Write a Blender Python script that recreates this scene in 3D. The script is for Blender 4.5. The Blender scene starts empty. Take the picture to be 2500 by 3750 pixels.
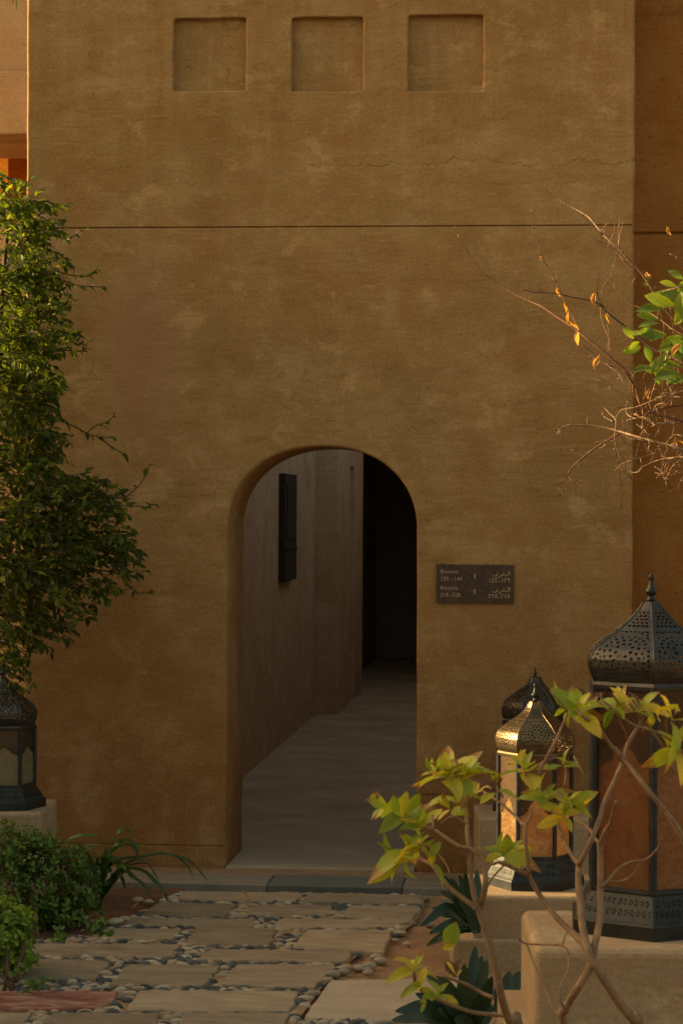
import bpy, bmesh, math, random
import numpy as np
from mathutils import Vector, Matrix, noise
random.seed(7); RNG = np.random.default_rng(7)
SC = bpy.context.scene
COL = SC.collection
R = math.radians

# ------------------------------------------------------------------ camera
F_PX, IW, IH = 8610.0, 2500.0, 3750.0
YAW, PITCH, ROLL = R(5.09), -0.0021, 0.0053
CAM = Vector((1.1, -11.6, 1.79))
_f0 = Vector((-math.sin(YAW), math.cos(YAW), 0)); _r0 = Vector((math.cos(YAW), math.sin(YAW), 0)); _u0 = Vector((0, 0, 1))
FWD = (_f0 * math.cos(PITCH) + _u0 * math.sin(PITCH)).normalized()
_u1 = _r0.cross(FWD)
RIGHT = _r0 * math.cos(ROLL) + _u1 * math.sin(ROLL)
UP = _u1 * math.cos(ROLL) - _r0 * math.sin(ROLL)
cd = bpy.data.cameras.new('camera'); cam = bpy.data.objects.new('camera', cd); COL.objects.link(cam)
cd.sensor_fit = 'HORIZONTAL'; cd.sensor_width = 24.0; cd.lens = 24.0 * F_PX / IW
cd.clip_start = 0.05; cd.clip_end = 400
cam.matrix_world = Matrix(((RIGHT.x, UP.x, -FWD.x, CAM.x), (RIGHT.y, UP.y, -FWD.y, CAM.y), (RIGHT.z, UP.z, -FWD.z, CAM.z), (0, 0, 0, 1)))
cd.dof.use_dof = True; cd.dof.focus_distance = 11.2; cd.dof.aperture_fstop = 14.0
SC.camera = cam

# ------------------------------------------------------------------ light
SUN_EL, SUN_AZ = R(16), R(9)            # from the left, a little behind the arched wall
SUN_DIR = Vector((-math.cos(SUN_EL) * math.cos(SUN_AZ), math.cos(SUN_EL) * math.sin(SUN_AZ), math.sin(SUN_EL)))
world = bpy.data.worlds.new('World'); SC.world = world; world.use_nodes = True
wn = world.node_tree; wn.nodes.clear()
sky = wn.nodes.new('ShaderNodeTexSky'); sky.sky_type = 'NISHITA'; sky.sun_disc = False
sky.sun_elevation = SUN_EL; sky.sun_rotation = math.atan2(SUN_DIR.x, SUN_DIR.y)
sky.air_density = 1.0; sky.dust_density = 6.0; sky.ozone_density = 0.3
tint = wn.nodes.new('ShaderNodeMix'); tint.data_type = 'RGBA'; tint.blend_type = 'MULTIPLY'; tint.inputs[0].default_value = 1.0
tint.inputs[7].default_value = (1.0, 0.83, 0.58, 1)
bg = wn.nodes.new('ShaderNodeBackground'); bg.inputs['Strength'].default_value = 0.15
wo = wn.nodes.new('ShaderNodeOutputWorld')
wn.links.new(sky.outputs[0], tint.inputs[6]); wn.links.new(tint.outputs[2], bg.inputs[0]); wn.links.new(bg.outputs[0], wo.inputs[0])
sd = bpy.data.lights.new('sun', 'SUN'); sd.energy = 5.0; sd.angle = R(0.6); sd.color = (1.0, 0.72, 0.38)
sun = bpy.data.objects.new('sun', sd); COL.objects.link(sun); sun.location = SUN_DIR * 30
sun.rotation_euler = SUN_DIR.to_track_quat('Z', 'Y').to_euler()
SC.view_settings.view_transform = 'Standard'; SC.view_settings.look = 'None'
SC.view_settings.gamma = 1.0; SC.view_settings.use_curve_mapping = False
SC.view_settings.exposure = 1.24

# ------------------------------------------------------------------ points measured on the photograph
def ray(x, y):
    return FWD + RIGHT * ((x - IW / 2) / F_PX) + UP * ((IH / 2 - y) / F_PX)
def at_y(x, y, Y):
    d = ray(x, y); return CAM + d * ((Y - CAM.y) / d.y)
def at_x(x, y, X):
    d = ray(x, y); return CAM + d * ((X - CAM.x) / d.x)
def at_z(x, y, Z=0.0):
    d = ray(x, y); return CAM + d * ((Z - CAM.z) / d.z)
def at_d(x, y, D):
    return CAM + ray(x, y) * D

# ------------------------------------------------------------------ object helpers
def empty(name, loc=(0, 0, 0), rz=0):
    o = bpy.data.objects.new(name, None); COL.objects.link(o)
    o.location = loc; o.rotation_euler = (0, 0, rz); o.empty_display_size = 0.1
    return o
def tag(o, label=None, cat=None, group=None, kind=None):
    if label: o['label'] = label
    if cat: o['category'] = cat
    if group: o['group'] = group
    if kind: o['kind'] = kind
    return o
def link_mesh(name, me, mat=None, parent=None, world=True):
    o = bpy.data.objects.new(name, me); COL.objects.link(o)
    if mat is not None and not me.materials:
        for m in (mat if isinstance(mat, (list, tuple)) else [mat]): me.materials.append(m)
    if parent is not None:
        o.parent = parent
        if world: o.matrix_basis = parent_inv(parent)
    return o
def parent_inv(p):
    return (Matrix.Translation(p.location) @ p.rotation_euler.to_matrix().to_4x4()).inverted()
def put(name, me, M, parent):
    """a copy-cheap piece: shared mesh, world matrix M, child of parent"""
    o = bpy.data.objects.new(name, me); COL.objects.link(o)
    o.parent = parent; o.matrix_basis = parent_inv(parent) @ M
    return o
def bm_obj(name, bm, mat=None, parent=None, smooth=False, world=True):
    me = bpy.data.meshes.new(name); bm.normal_update(); bm.to_mesh(me); bm.free()
    if smooth: me.polygons.foreach_set('use_smooth', [True] * len(me.polygons))
    return link_mesh(name, me, mat, parent, world)
def np_mesh(name, V, Fc, smooth=True, mat_idx=None):
    V = np.asarray(V, np.float32); Fc = np.asarray(Fc, np.int32)
    me = bpy.data.meshes.new(name); n, k = Fc.shape
    me.vertices.add(len(V)); me.vertices.foreach_set('co', V.ravel())
    me.loops.add(n * k); me.loops.foreach_set('vertex_index', Fc.ravel())
    me.polygons.add(n); me.polygons.foreach_set('loop_start', np.arange(0, n * k, k, dtype=np.int32))
    me.polygons.foreach_set('use_smooth', np.full(n, smooth))
    if mat_idx is not None: me.polygons.foreach_set('material_index', np.asarray(mat_idx, np.int32))
    me.update(calc_edges=True); me.validate()
    return me
def add_box(bm, x0, x1, y0, y1, z0, z1, bev=0.0, seg=2):
    r = bmesh.ops.create_cube(bm, size=1.0)
    for v in r['verts']:
        v.co = Vector((x0 + (v.co.x + .5) * (x1 - x0), y0 + (v.co.y + .5) * (y1 - y0), z0 + (v.co.z + .5) * (z1 - z0)))
    if bev > 0:
        es = list({e for v in r['verts'] for e in v.link_edges})
        bmesh.ops.bevel(bm, geom=es, offset=bev, segments=seg, profile=0.5, affect='EDGES')
def lathe(bm, prof, seg=20, cx=0, cy=0):
    rings = []
    for r, z in prof:
        rings.append([bm.verts.new((cx + r * math.cos(2 * math.pi * i / seg), cy + r * math.sin(2 * math.pi * i / seg), z)) for i in range(seg)])
    for a, b in zip(rings, rings[1:]):
        for i in range(seg):
            bm.faces.new((a[i], a[(i + 1) % seg], b[(i + 1) % seg], b[i]))
    bm.faces.new(rings[-1]); bm.faces.new(list(reversed(rings[0])))
def catmull(P, sub=4):
    P = [Vector(p) for p in P]
    if len(P) < 3 or sub < 2: return P
    out = []
    for i in range(len(P) - 1):
        p0 = P[max(i - 1, 0)]; p1 = P[i]; p2 = P[i + 1]; p3 = P[min(i + 2, len(P) - 1)]
        for s in range(sub):
            t = s / sub
            out.append(0.5 * ((2 * p1) + (p2 - p0) * t + (2 * p0 - 5 * p1 + 4 * p2 - p3) * t * t + (3 * p1 - p0 - 3 * p2 + p3) * t ** 3))
    out.append(P[-1]); return out
def add_tube(bm, P, r0, r1, seg=6, sub=3, knots=0.0):
    P = catmull(P, sub); n = len(P); prev = None; rings = []
    ref = Vector((0.3, 0.2, 1)).normalized()
    for i, p in enumerate(P):
        t = (P[min(i + 1, n - 1)] - P[max(i - 1, 0)])
        if t.length < 1e-9: t = Vector((0, 0, 1))
        t.normalize()
        if prev is None:
            a = t.cross(ref)
            if a.length < 1e-3: a = t.cross(Vector((1, 0, 0)))
        else:
            a = prev - t * prev.dot(t)
        a.normalize(); prev = a; b = t.cross(a)
        r = r0 + (r1 - r0) * i / max(n - 1, 1)
        if knots: r *= 1 + knots * random.uniform(-.6, 1)
        rings.append([bm.verts.new(p + (a * math.cos(2 * math.pi * k / seg) + b * math.sin(2 * math.pi * k / seg)) * r) for k in range(seg)])
    for A, B in zip(rings, rings[1:]):
        for k in range(seg):
            bm.faces.new((A[k], A[(k + 1) % seg], B[(k + 1) % seg], B[k]))
    bm.faces.new(rings[-1]); bm.faces.new(list(reversed(rings[0])))

# ------------------------------------------------------------------ materials
class NT:
    def __init__(s, name):
        s.m = bpy.data.materials.new(name); s.m.use_nodes = True; s.t = s.m.node_tree; s.t.nodes.clear()
        s.out = s.n('ShaderNodeOutputMaterial')
    def n(s, k, **kw):
        x = s.t.nodes.new(k)
        for a, b in kw.items(): setattr(x, a, b)
        return x
    def l(s, a, b): s.t.links.new(a, b)
    def coord(s, which='Object', scale=(1, 1, 1), loc=(0, 0, 0)):
        c = s.n('ShaderNodeTexCoord'); m = s.n('ShaderNodeMapping'); s.l(c.outputs[which], m.inputs[0])
        m.inputs['Scale'].default_value = scale; m.inputs['Location'].default_value = loc
        return m.outputs[0]
    def noise(s, vec, scale, detail=4, rough=.55, dist=0.0):
        x = s.n('ShaderNodeTexNoise'); s.l(vec, x.inputs['Vector'])
        x.inputs['Scale'].default_value = scale; x.inputs['Detail'].default_value = detail
        x.inputs['Roughness'].default_value = rough; x.inputs['Distortion'].default_value = dist
        return x.outputs['Fac']
    def ramp(s, fac, *stops):
        x = s.n('ShaderNodeValToRGB'); s.l(fac, x.inputs[0]); e = x.color_ramp.elements
        while len(e) < len(stops): e.new(0.5)
        for i, (p, c) in enumerate(stops):
            e[i].position = p; e[i].color = (*c, 1) if isinstance(c, tuple) else (c, c, c, 1)
        return x.outputs[0]
    def mix(s, fac, a, b, mode='MIX'):
        x = s.n('ShaderNodeMix', data_type='RGBA', blend_type=mode)
        for v, i in ((fac, 0), (a, 6), (b, 7)):
            if isinstance(v, (int, float)): x.inputs[i].default_value = v if i == 0 else (v, v, v, 1)
            elif isinstance(v, tuple): x.inputs[i].default_value = (*v, 1)
            else: s.l(v, x.inputs[i])
        return x.outputs[2]
    def math(s, op, a, b=0.0, c=None):
        x = s.n('ShaderNodeMath', operation=op)
        for v, i in ((a, 0), (b, 1), (c, 2)):
            if v is None: continue
            if isinstance(v, (int, float)): x.inputs[i].default_value = v
            else: s.l(v, x.inputs[i])
        return x.outputs[0]
    def bump(s, h, strength=.5, dist=.01):
        x = s.n('ShaderNodeBump'); s.l(h, x.inputs['Height']); x.inputs['Strength'].default_value = strength; x.inputs['Distance'].default_value = dist
        return x.outputs[0]
    def principled(s, col, rough=.9, normal=None, metal=0.0, spec=.3):
        p = s.n('ShaderNodeBsdfPrincipled')
        for v, k in ((col, 'Base Color'), (rough, 'Roughness'), (metal, 'Metallic')):
            if isinstance(v, tuple): p.inputs[k].default_value = (*v, 1)
            elif isinstance(v, (int, float)): p.inputs[k].default_value = v
            else: s.l(v, p.inputs[k])
        p.inputs['Specular IOR Level'].default_value = spec
        if normal is not None: s.l(normal, p.inputs['Normal'])
        return p
    def done(s, sh):
        s.l(sh.outputs[0], s.out.inputs[0]); return s.m
    def rnd(s):
        g = s.n('ShaderNodeNewGeometry'); o = s.n('ShaderNodeObjectInfo')
        return s.math('FRACT', s.math('ADD', g.outputs['Random Per Island'], o.outputs['Random']))

def plaster(name, c1, c2, pale, foot_tone=None, crack=False, stain=False, streak=1.0, axis=0):
    t = NT(name)
    co = t.coord()
    big = t.noise(co, 0.8, 6, .62)
    col = t.mix(t.ramp(big, (.36, 0.0), (.64, 1.0)), c1, c2)
    dark = (c1[0] * .66, c1[1] * .56, c1[2] * .44)
    mid = t.noise(co, 4.5, 8, .66)
    col = t.mix(t.math('MULTIPLY', t.ramp(mid, (.50, 0.0), (.66, 1.0)), .46 * streak), col, pale)
    # long trowel strokes, two directions that cross at a small angle
    strk = None
    for k, (tilt, sc_) in enumerate(((.22, 1.7), (-.42, 2.9))):
        m = t.n('ShaderNodeMapping'); t.l(co, m.inputs[0]); m.inputs['Rotation'].default_value = (0, tilt if axis == 0 else 1.57 + tilt, 0)
        m.inputs['Scale'].default_value = (1.5, 1.5, 3.6); m.inputs['Location'].default_value = (k * 7.3, 2, k)
        sx = t.noise(m.outputs[0], sc_, 8, .72)
        col = t.mix(t.math('MULTIPLY', t.ramp(sx, (.52, 0.0), (.66, 1.0)), .38 * streak), col, pale)
        col = t.mix(t.math('MULTIPLY', t.ramp(sx, (.30, 1.0), (.44, 0.0)), .45 * streak), col, dark)
        strk = sx if strk is None else t.math('ADD', strk, sx)
    blot = t.noise(t.coord(loc=(5, 3, 1)), 2.2, 7, .64)
    col = t.mix(t.math('MULTIPLY', t.ramp(blot, (.50, 0.0), (.64, 1.0)), .32 * streak), col, dark)
    red = t.noise(t.coord(loc=(2, 8, 6)), 3.1, 6, .62)
    col = t.mix(t.math('MULTIPLY', t.ramp(red, (.51, 0.0), (.64, 1.0)), .45 * streak), col, (c1[0] * .98, c1[1] * .80, c1[2] * .72))
    rub = t.noise(t.coord(loc=(9, 1, 4), scale=(1, 1, 1.35)), 5.5, 7, .66, .25)
    col = t.mix(t.math('MULTIPLY', t.ramp(rub, (.57, 0.0), (.66, 1.0)), .46), col, (min(pale[0] * 1.15, .7), pale[1] * 1.15, pale[2] * 1.15))
    for k, (tilt, tone) in enumerate(((.10, dark), (-.22, pale), (.48, dark), (-.75, pale), (1.25, pale))):      # thin scratches of the float
        m = t.n('ShaderNodeMapping'); t.l(co, m.inputs[0]); m.inputs['Rotation'].default_value = (0, tilt, 0)
        m.inputs['Scale'].default_value = (4.5, 4.5, 46); m.inputs['Location'].default_value = (k * 3.7, k * 1.3, k * 9.1)
        scr = t.noise(m.outputs[0], 1.0, 3, .6)
        gate = t.ramp(t.noise(t.coord(loc=(k * 5.1, 0, k * 2.3)), 2.6, 3, .5), (.47, 0.0), (.60, 1.0))
        col = t.mix(t.math('MULTIPLY', t.math('MULTIPLY', t.ramp(scr, (.60, 0.0), (.68, 1.0)), gate), .36 * streak), col, tone)
    fine = t.noise(co, 75, 5, .68)
    col = t.mix(1.0, col, t.ramp(fine, (.30, .80), (.70, 1.18)), 'MULTIPLY')
    pit = t.noise(co, 30, 3, .6)
    col = t.mix(t.ramp(pit, (.65, 0.0), (.72, .5)), col, (c1[0] * .4, c1[1] * .35, c1[2] * .3))
    h = t.math('ADD', t.math('MULTIPLY', strk, .8), t.math('ADD', t.math('MULTIPLY', fine, .12), t.math('MULTIPLY', blot, .5)))
    sep = t.n('ShaderNodeSeparateXYZ'); t.l(co, sep.inputs[0])
    if foot_tone is not None:      # redder, darker tone near the foot of the wall, with a ragged edge
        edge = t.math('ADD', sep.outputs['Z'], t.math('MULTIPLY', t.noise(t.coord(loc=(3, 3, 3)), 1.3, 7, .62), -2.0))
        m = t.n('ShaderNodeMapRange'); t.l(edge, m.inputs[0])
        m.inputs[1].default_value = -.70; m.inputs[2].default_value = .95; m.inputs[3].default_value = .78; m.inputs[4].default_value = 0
        col = t.mix(t.math('MULTIPLY', m.outputs[0], t.ramp(mid, (.46, 1.0), (.66, .45))), col, t.mix(1.0, foot_tone, t.ramp(fine, (.30, .7), (.70, 1.25)), 'MULTIPLY'))
    if stain:                 # a faint pinkish patch of repaired plaster
        vx = t.math('DIVIDE', t.math('ADD', sep.outputs['X'], 0.93), .20); vz = t.math('DIVIDE', t.math('SUBTRACT', sep.outputs['Z'], 2.55), .55)
        rr = t.math('ADD', t.math('MULTIPLY', vx, vx), t.math('MULTIPLY', vz, vz))
        rr = t.math('ADD', rr, t.math('MULTIPLY', mid, .9))
        m = t.n('ShaderNodeMapRange'); t.l(rr, m.inputs[0])
        m.inputs[1].default_value = .35; m.inputs[2].default_value = 1.6; m.inputs[3].default_value = .7; m.inputs[4].default_value = 0
        col = t.mix(m.outputs[0], col, (c1[0] * 1.10, c1[1] * .93, c1[2] * 1.5))
    if crack:
        sv = t.noise(t.coord(scale=(9, 9, .55)), 1.6, 5, .6)          # rain streaks under the niches
        zm = t.n('ShaderNodeMapRange'); t.l(sep.outputs['Z'], zm.inputs[0]); zm.inputs[1].default_value = 2.7; zm.inputs[2].default_value = 3.9
        col = t.mix(t.math('MULTIPLY', t.math('MULTIPLY', t.ramp(sv, (.50, 0.0), (.64, 1.0)), zm.outputs[0]), .16), col, dark)
        col = t.mix(t.math('MULTIPLY', t.math('MULTIPLY', t.ramp(sv, (.34, 1.0), (.44, 0.0)), zm.outputs[0]), .20), col, pale)
        cv = t.n('ShaderNodeCombineXYZ'); t.l(sep.outputs['X'], cv.inputs[0])
        wob = t.noise(cv.outputs[0], 2.3, 6, .72)
        dz = t.math('ABSOLUTE', t.math('SUBTRACT', sep.outputs['Z'], t.math('ADD', 3.36, t.math('MULTIPLY', wob, .26))))
        gate = t.ramp(t.noise(cv.outputs[0], 6, 2), (.40, 0.0), (.56, 1.0))
        xm = t.math('GREATER_THAN', sep.outputs['X'], -.15)
        ln = t.math('MULTIPLY', t.math('MULTIPLY', t.math('LESS_THAN', dz, t.math('MULTIPLY', t.noise(cv.outputs[0], 14, 3), .0062)), gate), xm)
        col = t.mix(t.math('MULTIPLY', ln, .5), col, (c1[0] * .3, c1[1] * .25, c1[2] * .2))
        h = t.math('SUBTRACT', h, t.math('MULTIPLY', ln, .2))
    nb = t.bump(h, .6, .014)
    return t.done(t.principled(col, .93, nb, spec=.10))

def simple(name, c1, c2, scale=8, rough=.85, bump=.3, bscale=60, metal=0.0, spec=.3, dist=.004, stretch=(1, 1, 1), rand=0.0):
    t = NT(name); co = t.coord(scale=stretch)
    n = t.noise(co, scale, 6, .62, .3)
    col = t.mix(t.ramp(n, (.32, 0.0), (.68, 1.0)), c1, c2)
    if rand:
        col = t.mix(1.0, col, t.ramp(t.rnd(), (0.0, 1 - rand), (1.0, 1 + rand)), 'MULTIPLY')
    f = t.noise(co, bscale, 4, .65)
    col = t.mix(1.0, col, t.ramp(f, (.3, .85), (.7, 1.14)), 'MULTIPLY')
    return t.done(t.principled(col, rough, t.bump(t.math('ADD', f, n), bump, dist), metal, spec))

def leaf_mat(name, stops, trans=.35, rough=.42, tip=None, spec=.4, gen='Generated'):
    t = NT(name)
    col = t.ramp(t.rnd(), *stops)
    v = t.noise(t.coord('Object'), 40, 3, .6)
    col = t.mix(1.0, col, t.ramp(v, (.3, .78), (.7, 1.2)), 'MULTIPLY')
    if tip:
        g = t.n('ShaderNodeTexCoord'); s_ = t.n('ShaderNodeSeparateXYZ'); t.l(g.outputs['Generated'], s_.inputs[0])
        o = t.n('ShaderNodeObjectInfo')
        e = t.math('ADD', s_.outputs['Y'], t.math('MULTIPLY', t.math('SUBTRACT', t.noise(t.coord('Generated'), 6, 3), .5), .5))
        e = t.math('ADD', e, t.math('MULTIPLY', t.math('POWER', o.outputs['Random'], 3), .35))
        col = t.mix(t.ramp(e, (.93, 0.0), (1.05, 1.0)), col, tip)
        sp = t.noise(t.coord('Object'), 9, 3, .6)
        col = t.mix(t.math('MULTIPLY', t.ramp(sp, (.64, 0.0), (.72, 1.0)), .5), col, tip)
        mid = t.math('ABSOLUTE', t.math('SUBTRACT', s_.outputs['X'], .5))
        col = t.mix(t.math('MULTIPLY', t.math('LESS_THAN', mid, .035), .4), col, (.30, .30, .09))
    p = t.principled(col, rough, None, 0, spec)
    tr = t.n('ShaderNodeBsdfTranslucent')
    t.l(t.mix(1.0, col, (1.9, 1.8, .5), 'MULTIPLY'), tr.inputs[0])
    mx = t.n('ShaderNodeMixShader'); mx.inputs[0].default_value = trans
    t.l(p.outputs[0], mx.inputs[1]); t.l(tr.outputs[0], mx.inputs[2])
    return t.done(mx)

def glass_mat(name, c1, c2, emb=.3, dirt=.55):
    t = NT(name); co = t.coord()
    n = t.noise(co, 11, 6, .68, .8)
    col = t.mix(t.ramp(n, (.40, 0.0), (.60, 1.0)), c1, c2)
    col = t.mix(t.math('MULTIPLY', t.ramp(t.noise(co, 38, 5, .7), (.48, 0.0), (.66, 1.0)), dirt), col, (c1[0] * .45, c1[1] * .4, c1[2] * .4))
    vo = t.n('ShaderNodeTexVoronoi'); t.l(co, vo.inputs['Vector']); vo.inputs['Scale'].default_value = 62
    nb = t.bump(t.math('ADD', vo.outputs['Distance'], t.noise(co, 120, 2)), emb, .004)
    d = t.n('ShaderNodeBsdfDiffuse'); t.l(col, d.inputs[0]); t.l(nb, d.inputs['Normal'])
    tr = t.n('ShaderNodeBsdfTranslucent'); t.l(col, tr.inputs[0])
    tp = t.n('ShaderNodeBsdfTransparent'); t.l(col, tp.inputs[0])
    g = t.n('ShaderNodeBsdfGlossy'); g.inputs['Roughness'].default_value = .22; g.inputs[0].default_value = (1, .9, .75, 1); t.l(nb, g.inputs['Normal'])
    a = t.n('ShaderNodeMixShader'); a.inputs[0].default_value = .55; t.l(d.outputs[0], a.inputs[1]); t.l(tr.outputs[0], a.inputs[2])
    b = t.n('ShaderNodeMixShader'); b.inputs[0].default_value = .28; t.l(a.outputs[0], b.inputs[1]); t.l(tp.outputs[0], b.inputs[2])
    fr = t.n('ShaderNodeFresnel'); fr.inputs[0].default_value = 1.5; t.l(nb, fr.inputs['Normal'])
    c = t.n('ShaderNodeMixShader'); t.l(t.math('ADD', fr.outputs[0], .04), c.inputs[0]); t.l(b.outputs[0], c.inputs[1]); t.l(g.outputs[0], c.inputs[2])
    return t.done(c)

M = {}
M['wall'] = plaster('wall_plaster', (.352, .218, .080), (.405, .258, .103), (.51, .345, .168), foot_tone=(.265, .114, .035), crack=True, stain=True)
M['wall_red'] = plaster('red_plaster', (.34, .155, .036), (.40, .195, .055), (.40, .215, .07), foot_tone=(.25, .105, .03))
M['wall_back'] = plaster('back_plaster', (.40, .285, .16), (.45, .325, .185), (.53, .40, .24), streak=.5)
M['orange'] = plaster('orange_plaster', (.78, .40, .07), (.72, .34, .05), (.80, .44, .09), streak=.3)
M['red_jamb'] = plaster('jamb_plaster', (.42, .13, .02), (.36, .11, .02), (.44, .15, .03), streak=.3)
M['pedestal'] = plaster('pedestal_plaster', (.355, .255, .145), (.405, .30, .175), (.49, .375, .235), streak=.55)
M['corridor'] = plaster('corridor_plaster', (.54, .40, .265), (.60, .46, .315), (.64, .51, .37), foot_tone=(.42, .275, .16), axis=1)
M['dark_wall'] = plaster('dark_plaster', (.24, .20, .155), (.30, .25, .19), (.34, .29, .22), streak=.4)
M['floor'] = simple('corridor_concrete', (.31, .235, .150), (.45, .35, .235), 1.9, .8, .25, 90, stretch=(1, 1.25, 1))
M['slab'] = simple('paving_stone', (.225, .172, .105), (.36, .28, .178), 5, .85, .8, 60, stretch=(1, 2.2, 1), rand=.24, dist=.008)
M['slab_red'] = NT('red_painted_stone')
_t = M['slab_red']; _c = _t.coord(scale=(1, 2.8, 1))
M['slab_red'] = _t.done(_t.principled(_t.mix(_t.ramp(_t.noise(_c, 6, 6, .7, 1.0), (.43, 0.0), (.60, 1.0)), (.20, .060, .040), (.33, .21, .135)), .85, _t.bump(_t.noise(_c, 60, 3), .3, .004)))
M['granite'] = simple('granite', (.36, .28, .19), (.47, .37, .25), 5, .9, .6, 170)
M['strip'] = simple('grey_stone', (.17, .15, .115), (.25, .215, .16), 5, .8, .3, 80, stretch=(1, 3, 1))
M['strip_dark'] = simple('wet_stone', (.085, .092, .078), (.14, .138, .108), 5, .6, .3, 80, stretch=(.6, 3, 1))
M['mortar'] = simple('mortar', (.24, .15, .08), (.36, .235, .13), 9, .95, .8, 90, dist=.008)
M['soil'] = simple('dark_soil', (.10, .05, .025), (.19, .095, .045), 9, .95, 1.0, 70, dist=.012)
M['sand'] = simple('sand', (.27, .155, .075), (.38, .235, .125), 6, .95, 1.0, 75, dist=.012)
M['ground'] = simple('ground_sand', (.28, .165, .085), (.36, .23, .125), 2, .95, .6, 50)
M['slot'] = simple('drain_slot', (.03, .022, .016), (.05, .035, .025), 8, .9, .1)
M['peb_dark'] = simple('dark_pebble', (.045, .052, .05), (.095, .105, .098), 20, .55, .15, 90, rand=.35)
M['peb_pale'] = simple('pale_pebble', (.30, .245, .165), (.42, .35, .24), 20, .6, .15, 90, rand=.25)
M['peb_tan'] = simple('tan_pebble', (.27, .19, .11), (.38, .28, .17), 20, .65, .15, 90, rand=.3)
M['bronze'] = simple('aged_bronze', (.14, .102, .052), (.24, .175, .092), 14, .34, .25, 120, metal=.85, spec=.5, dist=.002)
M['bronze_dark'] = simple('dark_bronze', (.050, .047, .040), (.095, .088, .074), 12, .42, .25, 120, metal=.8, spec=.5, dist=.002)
M['bronze_red'] = simple('coppery_bronze', (.058, .040, .027), (.10, .07, .045), 14, .42, .25, 120, metal=.8, spec=.5, dist=.002)
M['iron'] = simple('black_iron', (.022, .024, .024), (.05, .052, .05), 18, .5, .3, 120, metal=.5, spec=.4)
M['verdigris'] = simple('green_bronze', (.024, .026, .023), (.046, .047, .040), 10, .48, .3, 90, metal=.55, spec=.4)
M['glass_amber'] = glass_mat('amber_glass', (.64, .33, .095), (.80, .54, .21), .5, .3)
M['glass_red'] = glass_mat('copper_glass', (.39, .150, .050), (.44, .225, .092), .25, .4)
M['glass_pale'] = glass_mat('frosted_glass', (.40, .36, .20), (.48, .43, .25), .1, .1)
M['wax'] = simple('candle_wax', (.66, .58, .40), (.72, .64, .46), 12, .5, .1)
M['panel'] = simple('dark_metal_panel', (.018, .017, .016), (.04, .036, .032), 14, .6, .3, 90)
M['plate'] = simple('sign_plate', (.062, .040, .026), (.105, .068, .043), 45, .75, .8, 260, dist=.003)
M['letter'] = simple('sign_lettering', (.44, .32, .20), (.52, .39, .26), 40, .7, .1)
M['bark'] = simple('bark', (.20, .12, .065), (.34, .22, .12), 30, .85, .8, 160, dist=.004)
M['bark_dark'] = simple('dark_bark', (.06, .036, .022), (.13, .078, .045), 30, .85, .8, 160, dist=.004)
M['bark_red'] = simple('reddish_twig', (.17, .085, .044), (.27, .14, .075), 30, .8, .6, 160, dist=.003)
M['leaf_tree'] = leaf_mat('tree_leaf', ((0.0, (.042, .066, .015)), (.45, (.068, .105, .018)), (.82, (.11, .155, .022)), (1.0, (.23, .26, .035))), .5, .48, spec=.25)
M['leaf_box'] = leaf_mat('box_leaf', ((0.0, (.055, .120, .016)), (.6, (.095, .19, .024)), (1.0, (.16, .26, .032))), .3, .45)
M['leaf_box2'] = leaf_mat('bright_box_leaf', ((0.0, (.13, .22, .028)), (.6, (.19, .30, .036)), (1.0, (.28, .37, .05))), .3, .45)
M['leaf_bush'] = leaf_mat('whorl_leaf', ((0.0, (.18, .27, .022)), (.35, (.30, .37, .028)), (.7, (.44, .43, .036)), (1.0, (.54, .42, .035))), .38, .42, tip=(.30, .14, .03))
M['leaf_dry'] = leaf_mat('dry_leaf', ((0.0, (.40, .19, .06)), (1.0, (.55, .30, .11))), .4, .7)
M['leaf_brown'] = leaf_mat('brown_leaf', ((0.0, (.09, .035, .018)), (1.0, (.16, .065, .03))), .2, .7)
M['leaf_green'] = leaf_mat('green_leaf', ((0.0, (.10, .17, .022)), (.6, (.17, .24, .03)), (1.0, (.27, .32, .04))), .35, .36)
M['blade'] = leaf_mat('blade_leaf', ((0.0, (.022, .044, .024)), (1.0, (.046, .080, .040))), .10, .34)
M['strap'] = leaf_mat('strap_leaf', ((0.0, (.030, .058, .020)), (.6, (.055, .105, .025)), (1.0, (.12, .19, .03))), .25, .35)
M['flower'] = simple('white_petal', (.7, .64, .5), (.78, .72, .58), 20, .6, .1)

# ------------------------------------------------------------------ leaf meshes
def leaf_mesh(name, n=4, w=.42, fold=.22, curl=.25, peak=.5, pointy=1.0, twist=0.0):
    """unit leaf: base at the origin, length 1 along +Y, face up +Z; 14 to 30 triangles"""
    V, Fc = [], []
    for i in range(n + 1):
        y = i / n
        if y <= peak: ww = math.sin(.5 * math.pi * (y / peak)) ** .85
        else: ww = math.cos(.5 * math.pi * ((y - peak) / (1 - peak))) ** pointy
        ww = ww * w * .5
        z = -curl * y * y
        if i == 0: ww = w * .04
        if i == n: ww = w * .015
        a = twist * y
        for s in (-1, 0, 1):
            x, zz = s * ww, abs(s) * ww * fold * 2
            V.append((x * math.cos(a) - zz * math.sin(a), y, z + x * math.sin(a) + zz * math.cos(a)))
    for i in range(n):
        for k in (0, 1):
            a, b, c, d = i * 3 + k, i * 3 + k + 1, i * 3 + k + 4, i * 3 + k + 3
            Fc += [(a, b, c), (a, c, d)]
    return np.array(V, np.float32), np.array(Fc, np.int32)
def frame(pos, d, nrm, L, W=None):
    d = Vector(d).normalized(); nrm = Vector(nrm)
    x = d.cross(nrm)
    if x.length < 1e-4: x = d.orthogonal()
    x.normalize(); z = x.cross(d); W = L if W is None else W
    return Matrix(((x.x * W, d.x * L, z.x * W, pos[0]), (x.y * W, d.y * L, z.y * W, pos[1]), (x.z * W, d.z * L, z.z * W, pos[2]), (0, 0, 0, 1)))
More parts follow.
